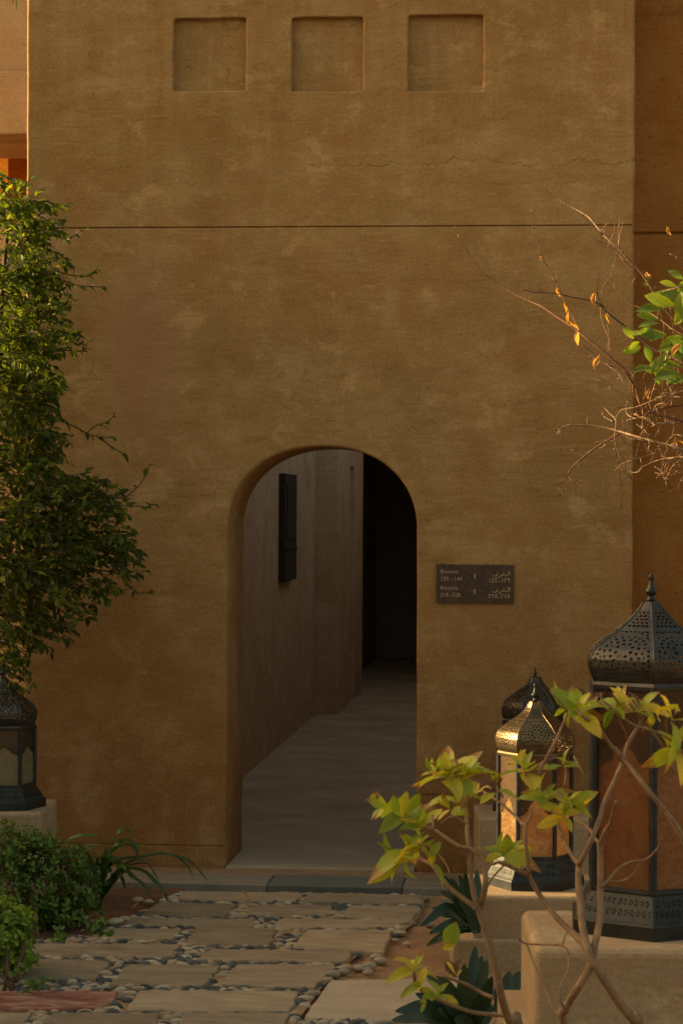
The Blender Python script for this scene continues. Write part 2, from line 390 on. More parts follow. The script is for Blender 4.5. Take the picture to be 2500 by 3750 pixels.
def leaf_set(root, leaves, shapes, mats, limit=300, part='leaf', rest='foliage'):
    """leaves: (matrix, shape index, material index, rank). The ones that show largest are single parts, the rest one mesh."""
    leaves = sorted(leaves, key=lambda q: -q[3])
    meshes = {}
    for Mx, s, m, _ in leaves[:limit]:
        if (s, m) not in meshes:
            me = np_mesh(part, *shapes[s]); me.materials.append(mats[m]); meshes[(s, m)] = me
        put(part, meshes[(s, m)], Mx, root)
    if len(leaves) > limit:
        Vs, Fs, Ms, off = [], [], [], 0
        for Mx, s, m, _ in leaves[limit:]:
            V, Fc = shapes[s]; A = np.array(Mx, np.float32)
            Vs.append(V @ A[:3, :3].T + A[:3, 3]); Fs.append(Fc + off); off += len(V); Ms.append(np.full(len(Fc), m))
        me = np_mesh(rest, np.vstack(Vs), np.vstack(Fs), True, np.concatenate(Ms))
        for m in mats: me.materials.append(m)
        o = link_mesh(rest, me, None, root); o['kind'] = 'stuff'
def in_view(p):
    v = Vector(p) - CAM; d = v.dot(FWD)
    x = IW / 2 + F_PX * v.dot(RIGHT) / d; y = IH / 2 - F_PX * v.dot(UP) / d
    return 0 <= x <= IW and 0 <= y <= IH, d
def rank(p, L):
    ok, d = in_view(p); return (L / d) * (1.0 if ok else 0.01) + 1e-6 * random.random()

# ================================================================== ground
bm = bmesh.new(); bmesh.ops.create_grid(bm, x_segments=2, y_segments=2, size=1)
for v in bm.verts: v.co = Vector((v.co.x * 80, v.co.y * 80, -.075))
tag(bm_obj('ground', bm, M['ground']), kind='structure')

def rough_sheet(name, x0, x1, y0, y1, z, amp, step, mat, seed, keep=None):
    nx, ny = int((x1 - x0) / step), int((y1 - y0) / step)
    V = []
    for j in range(ny + 1):
        for i in range(nx + 1):
            x, y = x0 + (x1 - x0) * i / nx, y0 + (y1 - y0) * j / ny
            p = Vector((x, y, seed))
            h = noise.noise(p * 3) * 1.2 + noise.noise(p * 11) * .9 + abs(noise.noise(p * 30)) * 1.1 + noise.noise(p * 60) * .5
            V.append((x, y, z + amp * h))
    idx = np.arange((nx + 1) * (ny + 1)).reshape(ny + 1, nx + 1)
    Fc = np.stack([idx[:-1, :-1], idx[:-1, 1:], idx[1:, 1:], idx[1:, :-1]], -1).reshape(-1, 4)
    return tag(link_mesh(name, np_mesh(name, V, Fc), mat), kind='structure')
rough_sheet('sand_bed', -.2, 3.2, -5.2, -.62, -.030, .0085, .02, M['sand'], 3.3)
rough_sheet('soil_bed', -3.4, -.62, -5.0, -.35, -.028, .009, .025, M['soil'], 8.1)

# ================================================================== arched wall
def arch_pts(xl, xr, zs, zt, z0l, z0r, n=40):
    """contour from the left foot up over the crown to the right foot"""
    cx, hw, rise = (xl + xr) / 2, (xr - xl) / 2, zt - zs
    P = []
    m = 14
    for i in range(m): P.append((xl, z0l + (zs - z0l) * i / m))
    for i in range(n + 1):
        a = math.pi * (1 - i / n)
        c, s = math.cos(a), math.sin(a)
        P.append((cx + hw * math.copysign(abs(c) ** .93, c), zs + rise * abs(s) ** .93))
    for i in range(m - 1, -1, -1): P.append((xr, z0r + (zs - z0r) * i / m))
    out = []
    for (x, z) in P:                       # hand-plastered edge, a few millimetres uneven
        q = Vector((x * 2.5, 7.7, z * 2.5))
        out.append((x + .006 * noise.noise(q), z + .004 * noise.noise(q + Vector((9, 0, 0)))))
    return out
def normals2(P):
    N = []
    for i in range(len(P)):
        a, b = P[max(i - 1, 0)], P[min(i + 1, len(P) - 1)]
        tx, tz = b[0] - a[0], b[1] - a[1]; l = math.hypot(tx, tz)
        N.append((-tz / l, tx / l))        # to the left of travel: away from the opening
    return N
XL, XR = at_y(95, 900, 0).x, at_y(2321, 900, 0).x
ZG = at_y(1250, 829, 0).z
ZBL, ZBR = at_y(600, 3097, 0).z, at_y(1640, 2914, 0).z
ZTOP, ZBOT = 5.4, -.06
AXL, AXR = at_y(829, 2500, 0).x, at_y(1526, 2200, 0).x
AZT, AZS = at_y(1180, 1634, 0).z, at_y(1180, 1940, 0).z
TH = .62
RF = .014
arched = empty('arched_wall', (0, 0, 0))
tag(arched, 'tall tan plastered wall with a round arched doorway and three square niches', 'wall')
def fill_poly(bm, loops):
    es = []
    for lp in loops:
        vs = [bm.verts.new((x, 0, z)) for x, z in lp]
        for i in range(len(vs)): es.append(bm.edges.new((vs[i], vs[(i + 1) % len(vs)])))
    bmesh.ops.triangle_fill(bm, use_beauty=True, use_dissolve=False, edges=es)
def fillet_sweep(bm, P, r, depth, closed=False, inward=True, seg=5, back=True):
    """rounded lip from the wall face (offset r outside the contour) into the opening, then straight back"""
    N = normals2(P) if not closed else None
    if closed:
        N = []
        for i in range(len(P)):
            a, b = P[i - 1], P[(i + 1) % len(P)]
            tx, tz = b[0] - a[0], b[1] - a[1]; l = math.hypot(tx, tz); N.append((-tz / l, tx / l))
    prof = [(r * (1 - math.sin(t)), r * (1 - math.cos(t))) for t in [math.pi / 2 * k / seg for k in range(seg + 1)]]
    prof += [(0.0, r + (depth - r) * k / 4) for k in range(1, 5)]
    rows = [[bm.verts.new((p[0] + n[0] * o, y, p[1] + n[1] * o)) for p, n in zip(P, N)] for o, y in prof]
    m = len(P)
    for A, B in zip(rows, rows[1:]):
        for i in range(m if closed else m - 1):
            f = bm.faces.new((A[i], A[(i + 1) % m], B[(i + 1) % m], B[i])); f.smooth = True
    return rows
def round_rect(x0, x1, z0, z1, r, k=4, step=.05):
    """clockwise seen from the front so that 'left of travel' is outside"""
    P = []
    for cx, cz, a0 in ((x0 + r, z0 + r, 270), (x0 + r, z1 - r, 180), (x1 - r, z1 - r, 90), (x1 - r, z0 + r, 0)):
        for i in range(k + 1):
            a = R(a0 - 90 * i / k); P.append((cx + r * math.cos(a), cz + r * math.sin(a)))
    Q = []
    for i in range(len(P)):
        a, b = P[i], P[(i + 1) % len(P)]; l = math.hypot(b[0] - a[0], b[1] - a[1]); n = max(1, int(l / step))
        for j in range(n): Q.append((a[0] + (b[0] - a[0]) * j / n, a[1] + (b[1] - a[1]) * j / n))
    return [(x + .004 * noise.noise(Vector((x * 9, 1, z * 9))), z + .004 * noise.noise(Vector((x * 9, 5, z * 9)))) for x, z in Q]
contour = arch_pts(AXL, AXR, AZS, AZT, ZBOT, ZBOT)
CN = normals2(contour)
outer = [(p[0] + n[0] * RF, p[1] + n[1] * RF) for p, n in zip(contour, CN)]
GW = .012
bm = bmesh.new()
C = .012
niche_px = [(636, 900, 66, 330), (1068, 1329, 62, 330), (1494, 1768, 54, 330)]
niches = []
for a, b, c, d in niche_px:
    p, q = at_y(a, c, 0), at_y(b, d, 0)
    niches.append(round_rect(p.x, q.x, q.z, p.z, .012))
def offs(P, r):
    out = []
    for i in range(len(P)):
        a, b = P[i - 1], P[(i + 1) % len(P)]; tx, tz = b[0] - a[0], b[1] - a[1]; l = math.hypot(tx, tz)
        out.append((P[i][0] - tz / l * r, P[i][1] + tx / l * r))
    return out
NR = .008
fill_poly(bm, [[(XL + C, ZG + GW / 2), (XL + C, ZTOP), (XR - C, ZTOP), (XR - C, ZG + GW / 2)]] + [offs(n, NR) for n in niches])
iL = next(i for i, p in enumerate(outer) if p[1] > ZBL + GW); iR = len(outer) - 1 - next(i for i, p in enumerate(reversed(outer)) if p[1] > ZBR + GW)
mid = [(outer[iL][0], ZBL + GW / 2)] + outer[iL:iR + 1] + [(outer[iR][0], ZBR + GW / 2)]
fill_poly(bm, [[(XL + C, ZBL + GW / 2)] + mid + [(XR - C, ZBR + GW / 2), (XR - C, ZG - GW / 2), (XL + C, ZG - GW / 2)]])
left = [p for p in outer[:iL] if p[1] < ZBL - GW] + [(outer[iL][0], ZBL - GW / 2)]
fill_poly(bm, [[(XL + C, ZBOT)] + left + [(XL + C, ZBL - GW / 2)]])
right = [(outer[iR][0], ZBR - GW / 2)] + [p for p in outer[iR:] if p[1] < ZBR - GW]
fill_poly(bm, [right + [(XR - C, ZBOT), (XR - C, ZBR - GW / 2)]])
def groove(z, x0, x1, d=.013):
    w = GW / 2; n = max(2, int((x1 - x0) / .06)); rows = []
    for (dz, y) in ((w, 0), (w - .003, .003), (w - .003, d), (-w + .003, d), (-w + .003, .003), (-w, 0)):
        rows.append([bm.verts.new((x0 + (x1 - x0) * i / n, y, z + dz)) for i in range(n + 1)])
    for A, B in zip(rows, rows[1:]):
        for i in range(n): bm.faces.new((A[i], B[i], B[i + 1], A[i + 1]))
groove(ZG, XL + C, XR - C); groove(ZBL, XL + C, outer[2][0], .006); groove(ZBR, outer[-2][0], XR - C, .006)
# rounded outer corners and the return faces
for xs, sgn in ((XL, 1), (XR, -1)):
    nz = 60; rows = []
    for k in range(6):
        t = math.pi / 2 * k / 5
        rows.append([(xs + sgn * C * (1 - math.sin(t)), C * (1 - math.cos(t)) if k else 0.0) for _ in range(1)][0])
    rows.append((xs, TH))
    grid = []
    for (x, y) in rows:
        grid.append([bm.verts.new((x + (.005 * noise.noise(Vector((3, y, (ZBOT + (ZTOP - ZBOT) * j / nz) * 3))) if y > 0 else 0), y, ZBOT + (ZTOP - ZBOT) * j / nz)) for j in range(nz + 1)])
    for A, B in zip(grid, grid[1:]):
        for j in range(nz):
            f = bm.faces.new((A[j], B[j], B[j + 1], A[j + 1])); f.smooth = True
# back face and top
BC = [(x, z) for x, z in contour]
vs = [bm.verts.new((x, TH, z)) for x, z in [(XL, ZBOT)] + BC + [(XR, ZBOT), (XR, ZTOP), (XL, ZTOP)]]
es = [bm.edges.new((vs[i], vs[(i + 1) % len(vs)])) for i in range(len(vs))]
bmesh.ops.triangle_fill(bm, use_beauty=True, edges=es)
bmesh.ops.recalc_face_normals(bm, faces=bm.faces[:])
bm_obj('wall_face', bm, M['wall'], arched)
bm = bmesh.new(); fillet_sweep(bm, contour, RF, TH); bmesh.ops.recalc_face_normals(bm, faces=bm.faces[:])
for f in bm.faces: f.smooth = True
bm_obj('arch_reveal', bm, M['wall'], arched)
for P in niches:
    bm = bmesh.new(); rows = fillet_sweep(bm, P, NR, .040, closed=True)
    bm.faces.new(rows[-1]).smooth = False
    bmesh.ops.recalc_face_normals(bm, faces=bm.faces[:])
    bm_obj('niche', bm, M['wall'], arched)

# ================================================================== side walls
bm = bmesh.new()
YR = .28
zc, zg = at_y(2420, 57, YR).z, at_y(2420, 853, YR).z
add_box(bm, XR - .1, 7, YR, YR + .5, -.06, zg - .006, .004, 1)
add_box(bm, XR - .1, 7, YR, YR + .5, zg + .006, zc, .006, 1)
add_box(bm, XR - .1, 7, YR + .02, YR + .48, zg - .02, zg + .02)
add_box(bm, XR - .1, 7, YR + .035, YR + .5, zc - .02, 5.4)
tag(bm_obj('side_wall', bm, M['wall_red']), 'reddish brown plastered wall set back to the right of the arched wall', 'wall')

YB = 2.4
lb = empty('rear_building', (-3.5, YB, 0))
tag(lb, 'tan building with an orange walled balcony opening, behind the leafy tree', 'building')
zb0, zb1, zs_, zo = at_y(50, 490, YB).z, at_y(50, 258, YB).z, at_y(50, 735, YB).z, at_y(50, 530, YB + .35).z
bm = bmesh.new(); add_box(bm, -7, -1.35, YB + .04, YB + .34, zb1 - .02, 6.0); bm_obj('upper_wall', bm, M['wall_back'], lb)
bm = bmesh.new(); add_box(bm, -7, -1.3, YB, YB + .3, zb0, zb1, .012); bm_obj('beam', bm, M['wall_back'], lb)
bm = bmesh.new(); add_box(bm, -7, -1.35, YB + .3, YB + .9, zo, zb0 + .1); bm_obj('lintel', bm, M['wall_back'], lb)
bm = bmesh.new(); add_box(bm, -7, -1.35, YB + 1.9, YB + 2.1, 0, 5.2); bm_obj('inner_wall', bm, M['orange'], lb)
xj = at_y(30, 620, YB + .9).x
bm = bmesh.new(); add_box(bm, xj, -1.35, YB + .9, YB + 1.2, 0, zb0 + .2); bm_obj('jamb', bm, M['red_jamb'], lb)
w0, w1 = at_y(-40, 1290, YB), at_y(88, 1450, YB)
bm = bmesh.new()
add_box(bm, -7, w0.x, YB, YB + .3, -.06, zs_, .008, 1); add_box(bm, w1.x, -1.3, YB, YB + .3, -.06, zs_, .008, 1)
add_box(bm, w0.x, w1.x, YB + .002, YB + .3, w0.z, zs_); add_box(bm, w0.x, w1.x, YB + .002, YB + .3, -.06, w1.z)
bm_obj('parapet', bm, M['wall_back'], lb)
bm = bmesh.new(); add_box(bm, w0.x, w1.x, YB + .2, YB + .28, w1.z, w0.z); bm_obj('window', bm, M['panel'], lb)

# ================================================================== corridor behind the arch
A0, A1, A2, A3 = at_z(896, 2843), at_z(1151, 2620), at_z(1236, 2615), at_z(1328, 2532)
XC1, XC2 = (A0.x + A1.x) / 2, (A2.x + A3.x) / 2
Y1, Y2, Y3 = A1.y, A2.y, A3.y
HC = 5.0
Y1 = (Y1 + Y2) / 2
cw = empty('corridor_wall', (XC1, TH, 0)); tag(cw, 'grey brown plastered passage wall stepping back beyond the arch', 'wall')
bm = bmesh.new(); add_box(bm, XC1 - .35, XC1, TH + .003, Y1, -.06, HC, .01); bm_obj('near_face', bm, M['corridor'], cw)
# the second stretch holds a narrow full-height recess
s0, s1 = at_x(1279, 2400, XC2).y, at_x(1296, 2400, XC2).y
zr = at_x(1285, 1706, XC2).z
bm = bmesh.new()
add_box(bm, XC1 - .3, XC2, Y1 + .003, s0, -.06, HC, .01); add_box(bm, XC1 - .3, XC2, s1, Y3, -.06, HC, .01)
add_box(bm, XC1 - .3, XC2 - .12, s0, s1, -.06, HC); add_box(bm, XC1 - .3, XC2 - .003, s0, s1, zr, HC)
bm_obj('far_face', bm, M['corridor'], cw)
bm = bmesh.new()
add_box(bm, 1.35, 1.6, TH + .003, Y3 + 6, -.06, 3.4)
tag(bm_obj('passage_wall', bm, M['corridor']), 'unlit passage wall on the right side inside the arch', 'wall')
dp = empty('dark_passage', (1, Y3, 0)); tag(dp, 'roofed dark passage at the far end of the corridor', 'building')
bm = bmesh.new()
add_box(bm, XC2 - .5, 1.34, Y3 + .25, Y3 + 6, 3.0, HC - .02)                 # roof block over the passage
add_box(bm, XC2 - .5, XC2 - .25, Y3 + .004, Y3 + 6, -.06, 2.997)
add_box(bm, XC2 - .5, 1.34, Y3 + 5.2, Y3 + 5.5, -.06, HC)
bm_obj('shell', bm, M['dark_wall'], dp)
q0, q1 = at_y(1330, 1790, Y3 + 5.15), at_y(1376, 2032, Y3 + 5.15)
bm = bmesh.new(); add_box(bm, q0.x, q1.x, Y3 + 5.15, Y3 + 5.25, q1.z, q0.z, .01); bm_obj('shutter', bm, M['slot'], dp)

cf = empty('corridor_floor', (0, 0, 0)); tag(cf, kind='structure')
bm = bmesh.new(); add_box(bm, XC1 - .3, 1.4, TH + .001, Y3 + 6.2, -.07, -.012); bm_obj('grout_bed', bm, M['pedestal'], cf)
yj1, yj2 = at_z(1100, 2846).y, at_z(1250, 2615).y
yf = at_z(900, 3190).y
for (ya, yb, xa, xb) in ((TH + .004, yj1 - .006, XC1 - .02, 1.36), (yj1 + .006, yj2 - .005, XC1 - .02, 1.36), (yj2 + .005, Y3 + 6.1, XC1 - .02, 1.36)):
    bm = bmesh.new(); add_box(bm, xa, xb, ya, yb, -.06, 0.0, .003, 1); bm_obj('floor_slab', bm, M['floor'], cf)
bm = bmesh.new(); add_box(bm, AXL + .004, AXR - .004, -.03, TH + .001, -.06, .001, .003, 1); bm_obj('sill_slab', bm, M['floor'], cf)

p0, p1, p2, p3 = (at_x(x, y, XC1) for x, y in ((1021, 1733), (1064, 1736), (1062, 2121), (1014, 2137)))
pl = empty('corridor_panel', (XC1, (p0.y + p1.y) / 2, p2.z)); tag(pl, 'tall narrow black panel fixed high on the corridor wall', 'panel')
bm = bmesh.new(); add_box(bm, XC1 - .001, XC1 + .05, p0.y, p1.y, p2.z, p0.z, .006); bm_obj('frame', bm, M['panel'], pl)
w = (p1.y - p0.y)
bm = bmesh.new(); add_box(bm, XC1 + .05, XC1 + .058, p0.y + .12 * w, p1.y - .12 * w, p2.z + .32, p0.z - .08, .003); bm_obj('inset', bm, M['slot'], pl)
bm = bmesh.new(); add_box(bm, XC1 + .05, XC1 + .064, p0.y + .15 * w, p1.y - .1 * w, p2.z + .235, p2.z + .26, .004); bm_obj('bar', bm, M['iron'], pl)

# ================================================================== threshold
ts = empty('threshold', (0, -.4, 0)); tag(ts, kind='structure')
yt0, yt1 = at_z(1200, 3207).y, at_z(1200, 3246).y
ys1 = at_z(1200, 3254).y
bm = bmesh.new(); add_box(bm, -1.4, 2.4, yt0 + .004, -.031, -.07, -.008, .004, 1); bm_obj('edging', bm, M['mortar'], ts)
xs = [-1.35, at_z(985, 3230).x, at_z(1480, 3230).x, 1.2, 2.3]
for i, (a, b) in enumerate(zip(xs, xs[1:])):
    bm = bmesh.new(); add_box(bm, a + .002, b - .002, yt1, yt0, -.06, random.uniform(-.001, .001), .004, 1)
    bm_obj('stone_strip', bm, M['strip_dark'] if i == 1 else M['strip'], ts)
bm = bmesh.new(); add_box(bm, -1.3, 2.3, ys1 - .01, yt1 - .003, -.07, -.045); bm_obj('slot', bm, M['slot'], ts)

# ================================================================== paved path
path = empty('path', (0, -2.2, 0)); tag(path, kind='structure')
SLABS = [
 [(655, 3264), (1100, 3273), (1080, 3299), (672, 3293)], [(1130, 3272), (1548, 3280), (1540, 3307), (1112, 3300)],
 [(582, 3306), (862, 3311), (822, 3355), (524, 3346)], [(938, 3314), (1216, 3316), (1192, 3357), (905, 3352)], [(1278, 3318), (1530, 3320), (1510, 3365), (1256, 3360)],
 [(482, 3364), (936, 3368), (922, 3394), (462, 3387)], [(1027, 3366), (1500, 3371), (1440, 3396), (1008, 3397)],
 [(402, 3400), (662, 3404), (630, 3438), (330, 3432)], [(722, 3399), (1012, 3406), (978, 3460), (676, 3454)], [(1128, 3407), (1432, 3409), (1402, 3484), (1082, 3468)],
 [(128, 3456), (662, 3460), (624, 3504), (76, 3500)], [(772, 3478), (1285, 3484), (1257, 3520), (726, 3510)],
 [(70, 3510), (398, 3524), (350, 3583), (20, 3577)], [(474, 3532), (806, 3540), (744, 3606), (400, 3606)], [(868, 3532), (1222, 3536), (1146, 3617), (800, 3602)],
 [(-110, 3634), (430, 3630), (372, 3692), (-170, 3696)], [(508, 3632), (1088, 3632), (1056, 3702), (464, 3698)],
 [(190, 3712), (582, 3712), (535, 3800), (120, 3800)], [(676, 3714), (1062, 3712), (1005, 3805), (632, 3805)], [(-260, 3712), (110, 3710), (40, 3800), (-320, 3800)],
 [(-330, 3835), (350, 3835), (300, 3920), (-400, 3920)], [(410, 3835), (985, 3835), (930, 3925), (360, 3925)],
]
GRANITE = [(1206, 3592), (1700, 3583), (1640, 3738), (1110, 3726)]
def ground_poly(px, z=0.0): return [at_z(x, y, z).to_2d() for x, y in px]
def slab(name, px, mat, parent, top, th=.05, jit=.007, cut=8):
    P = ground_poly(px, top); c = sum(P, Vector((0, 0))) / len(P)
    if name == 'paving_slab': P = [Vector((q.x + math.copysign(.006, q.x - c.x), q.y + math.copysign(.014, q.y - c.y))) for q in P]
    Q = []
    for i in range(len(P)):
        a, b = P[i], P[(i + 1) % len(P)]; n = max(3, int((b - a).length / .06))
        for j in range(n):
            q = a.lerp(b, j / n)
            if j: q = q + Vector((random.gauss(0, jit), random.gauss(0, jit)))
            else: q = q.lerp(c, .015)
            Q.append(q)
    bm = bmesh.new(); tx, ty = random.uniform(-.006, .006), random.uniform(-.006, .006)
    def z(q): return top + (q.x - c.x) * tx + (q.y - c.y) * ty
    rows = []
    for ins, dz in ((0, -th), (0, -.009), (.25, -.003), (1, 0)):
        rows.append([bm.verts.new((q.x - (q.x - c.x) / (q - c).length * .008 * ins, q.y - (q.y - c.y) / (q - c).length * .008 * ins, z(q) + dz)) for q in Q])
    for A, B in zip(rows, rows[1:]):
        for i in range(len(Q)): bm.faces.new((A[i], A[(i + 1) % len(Q)], B[(i + 1) % len(Q)], B[i]))
    bm.faces.new(rows[-1]); bm.faces.new(list(reversed(rows[0])))
    bmesh.ops.recalc_face_normals(bm, faces=bm.faces[:])
    return bm_obj(name, bm, mat, parent), P
slab_polys = []
for i, px in enumerate(SLABS):
    o, P = slab('paving_slab', px, M['slab_red'] if i == 15 else M['slab'], path, random.uniform(-.004, .003))
    if i == 15: o['label'] = 'red painted slab with worn pale streaks'
    slab_polys.append(P)
o, GP = slab('granite_slab', GRANITE, M['granite'], path, .008, .06, .002)
o['label'] = 'large rough speckled slab beside the paving'
REGION = ground_poly([(640, 3262), (505, 3345), (340, 3415), (60, 3450), (-40, 3505), (-180, 3620), (-330, 3720), (-420, 3940), (950, 3940), (1030, 3800), (1100, 3715), (1165, 3620), (1240, 3545), (1310, 3490), (1420, 3440), (1520, 3370), (1560, 3275)])
bm = bmesh.new(); bm.faces.new([bm.verts.new((p.x, p.y, -.012)) for p in reversed(REGION)])
bmesh.ops.recalc_face_normals(bm, faces=bm.faces[:])
for f in bm.faces:
    if f.normal.z < 0: f.normal_flip()
bm_obj('mortar_bed', bm, M['mortar'], path)
def inside(p, P):
    c = False
    for i in range(len(P)):
        a, b = P[i], P[i - 1]
        if (a.y > p.y) != (b.y > p.y) and p.x < (b.x - a.x) * (p.y - a.y) / (b.y - a.y) + a.x: c = not c
    return c
def edge_dist(p, P):
    m = 9
    for i in range(len(P)):
        a, b = P[i - 1], P[i]; ab = b - a; t = max(0, min(1, (p - a).dot(ab) / ab.length_squared)); m = min(m, (a + ab * t - p).length)
    return m
def pebble_mesh(seed, mat):
    random.seed(seed); bm = bmesh.new(); bmesh.ops.create_icosphere(bm, subdivisions=2, radius=1)
    for v in bm.verts: v.co *= 1 + .16 * noise.noise(v.co * 1.1 + Vector((seed * 3.1, 0, 0)))
    me = bpy.data.meshes.new('pebble'); bm.to_mesh(me); bm.free(); me.materials.append(mat)
    me.polygons.foreach_set('use_smooth', [True] * len(me.polygons)); return me
PEB = {k: [pebble_mesh(i + 10 * j, M[k]) for i in range(3)] for j, k in enumerate(('peb_dark', 'peb_pale', 'peb_tan'))}
random.seed(11)
pebbles = []
y = -5.2
row = 0
while y < -.40:
    x = -3.0 + (row % 2) * .028
    while x < 1.2:
        p = Vector((x + random.gauss(0, .006), y + random.gauss(0, .004)))
        if inside(p, REGION) and not any(inside(p, P) or edge_dist(p, P) < .004 for P in slab_polys) and not inside(p, GP):
            k = random.choices(('peb_dark', 'peb_pale', 'peb_tan'), (.44, .36, .20))[0]
            if random.random() > .22 + .4 * max(0, noise.noise(Vector((p.x * 5, p.y * 5, 2)))):
                a, b, c = random.uniform(.015, .031), random.uniform(.0075, .0125), random.uniform(.010, .015)
                Mx = Matrix.Translation((p.x, p.y, -.0098 + random.uniform(-.004, .003))) @ Matrix.Rotation(random.gauss(0, .22), 4, 'Z') @ Matrix.Rotation(random.gauss(-.25, .2), 4, 'X') @ Matrix.Diagonal((a, b, c, 1))
                pebbles.append((Mx, k, rank((p.x, p.y, 0), .03)))
        x += random.uniform(.038, .058)
    y += .0215; row += 1
for (px, py, s) in ((1256, 3563, .042), (1270, 3548, .05), (1310, 3549, .045), (1352, 3540, .05), (1375, 3508, .04), (1392, 3522, .05), (1345, 3556, .035), (1348, 3566, .035),
                    (1245, 3552, .035), (1218, 3572, .05), (1448, 3447, .03), (1455, 3400, .04), (1470, 3420, .035), (1490, 3460, .03), (1575, 3390, .04),
                    (310, 3372, .075), (420, 3380, .06), (505, 3300, .05), (545, 3305, .035), (455, 3371, .05)):
    p = at_z(px, py, -.01)
    Mx = Matrix.Translation((p.x, p.y, -.008)) @ Matrix.Rotation(random.uniform(-.6, .6), 4, 'Z') @ Matrix.Diagonal((s * .62, s * .42, s * .34, 1))
    pebbles.append((Mx, random.choices(('peb_pale', 'peb_tan', 'peb_dark'), (.6, .2, .2))[0], 1))
for i in range(26):                                   # the row of pebbles in front of the granite slab
    p = at_z(1105 + i * 13 + random.uniform(-4, 4), 3742 + random.uniform(-3, 14), 0)
    Mx = Matrix.Translation((p.x, p.y, -.004)) @ Matrix.Rotation(random.uniform(-.6, .6), 4, 'Z') @ Matrix.Diagonal((.018, .014, .014, 1))
    pebbles.append((Mx, random.choice(('peb_pale', 'peb_dark', 'peb_pale')), .9))
pebbles.sort(key=lambda q: -q[2])
for Mx, k, _ in pebbles[:300]: put('pebble', random.choice(PEB[k]), Mx, path)
if len(pebbles) > 300:
    keys = list(PEB); Vs, Fs, Ms, off = [], [], [], 0
    for Mx, k, _ in pebbles[300:]:
        me = random.choice(PEB[k]); V = np.empty(len(me.vertices) * 3, np.float32); me.vertices.foreach_get('co', V); V = V.reshape(-1, 3)
        Fc = np.array([list(p.vertices) for p in me.polygons], np.int32); A = np.array(Mx, np.float32)
        Vs.append(V @ A[:3, :3].T + A[:3, 3]); Fs.append(Fc + off); off += len(V); Ms.append(np.full(len(Fc), keys.index(k)))
    me = np_mesh('pebble_fill', np.vstack(Vs), np.vstack(Fs), True, np.concatenate(Ms))
    for k in keys: me.materials.append(M[k])
    o = link_mesh('pebble_fill', me, None, path); o['kind'] = 'stuff'
print('pebbles', len(pebbles))

# ================================================================== pedestals
PED_ROT = R(4.2)
def pedestal(px_front_left, depth, w, d, h, label, plinth=None, bev=.018):
    """px of the top front-left corner; w across, d deep, h high"""
    p = at_d(*px_front_left, depth)
    root = empty('pedestal', (p.x, p.y, 0), PED_ROT); tag(root, label, 'pedestal', 'plastered lantern pedestals')
    bm = bmesh.new(); z = p.z
    add_box(bm, 0, w, 0, d, -.06, z, bev, 3)
    for v in bm.verts: v.co += Vector((.004 * noise.noise(v.co * 7), .004 * noise.noise(v.co * 7 + Vector((4, 0, 0))), 0))
    bm_obj('shaft', bm, M['pedestal'], root, world=False)
    if plinth:
        ex, zp, ey = plinth
        bm = bmesh.new(); add_box(bm, -ex, w + ex, -ey, d + ey, -.06, zp, .012, 2); bm_obj('plinth', bm, M['pedestal'], root, world=False)
    return root, z
ped_mid, z_mid = pedestal((1727, 3281), 9.22, .56, .56, 0, 'plastered pedestal with a wide foot, under the sunlit lantern', (.075, .10, .03))
ped_front, z_front = pedestal((1958, 3476), 5.66, .56, .56, 0, 'nearest and largest plastered pedestal, under the tall copper glass lantern', (.062, .52, -.02), .022)
ped_back, z_back = pedestal((1749, 2995), 10.95, .56, .5, 0, 'small pedestal against the wall, half hidden behind the sunlit lantern')
_p = at_d(154, 2980, 10.62)
ped_left, z_left = pedestal((154 - 8610 * .56 / 10.62, 2974), 10.62, .56, .5, 0, 'tan pedestal rising behind the round green shrub on the left')

# ================================================================== lanterns
def perforate(name, fn, mask, nu, nv, mat, root, rz=0.0, repeat=1, smooth=True):
    """sheet fn(u,v) with the cells where mask(s,t) is False left out: real holes"""
    u = np.linspace(-1, 1, nu + 1); v = np.linspace(0, 1, nv + 1)
    P = fn(u[None, :], v[:, None])                        # (nv+1, nu+1, 3)
    uc, vc = (u[:-1] + u[1:]) / 2, (v[:-1] + v[1:]) / 2
    keep = mask(np.broadcast_to(uc[None, :], (nv, nu)), np.broadcast_to(vc[:, None], (nv, nu)))
    idx = np.arange((nu + 1) * (nv + 1)).reshape(nv + 1, nu + 1)
    Q = np.stack([idx[:-1, :-1], idx[:-1, 1:], idx[1:, 1:], idx[1:, :-1]], -1)[keep]
    V = P.reshape(-1, 3)
    Vs, Fs = [], []
    for k in range(repeat):
        a = k * math.pi / 3; c, s = math.cos(a), math.sin(a)
        Rm = np.array([[c, -s, 0], [s, c, 0], [0, 0, 1]])
        Vs.append(V @ Rm.T); Fs.append(Q + k * len(V))
    V, Q = np.vstack(Vs), np.vstack(Fs)
    used = np.unique(Q); re = np.zeros(len(V), np.int64); re[used] = np.arange(len(used))
    me = np_mesh(name, V[used], re[Q], smooth); me.materials.append(mat)
    return me
C30 = math.cos(math.pi / 6)
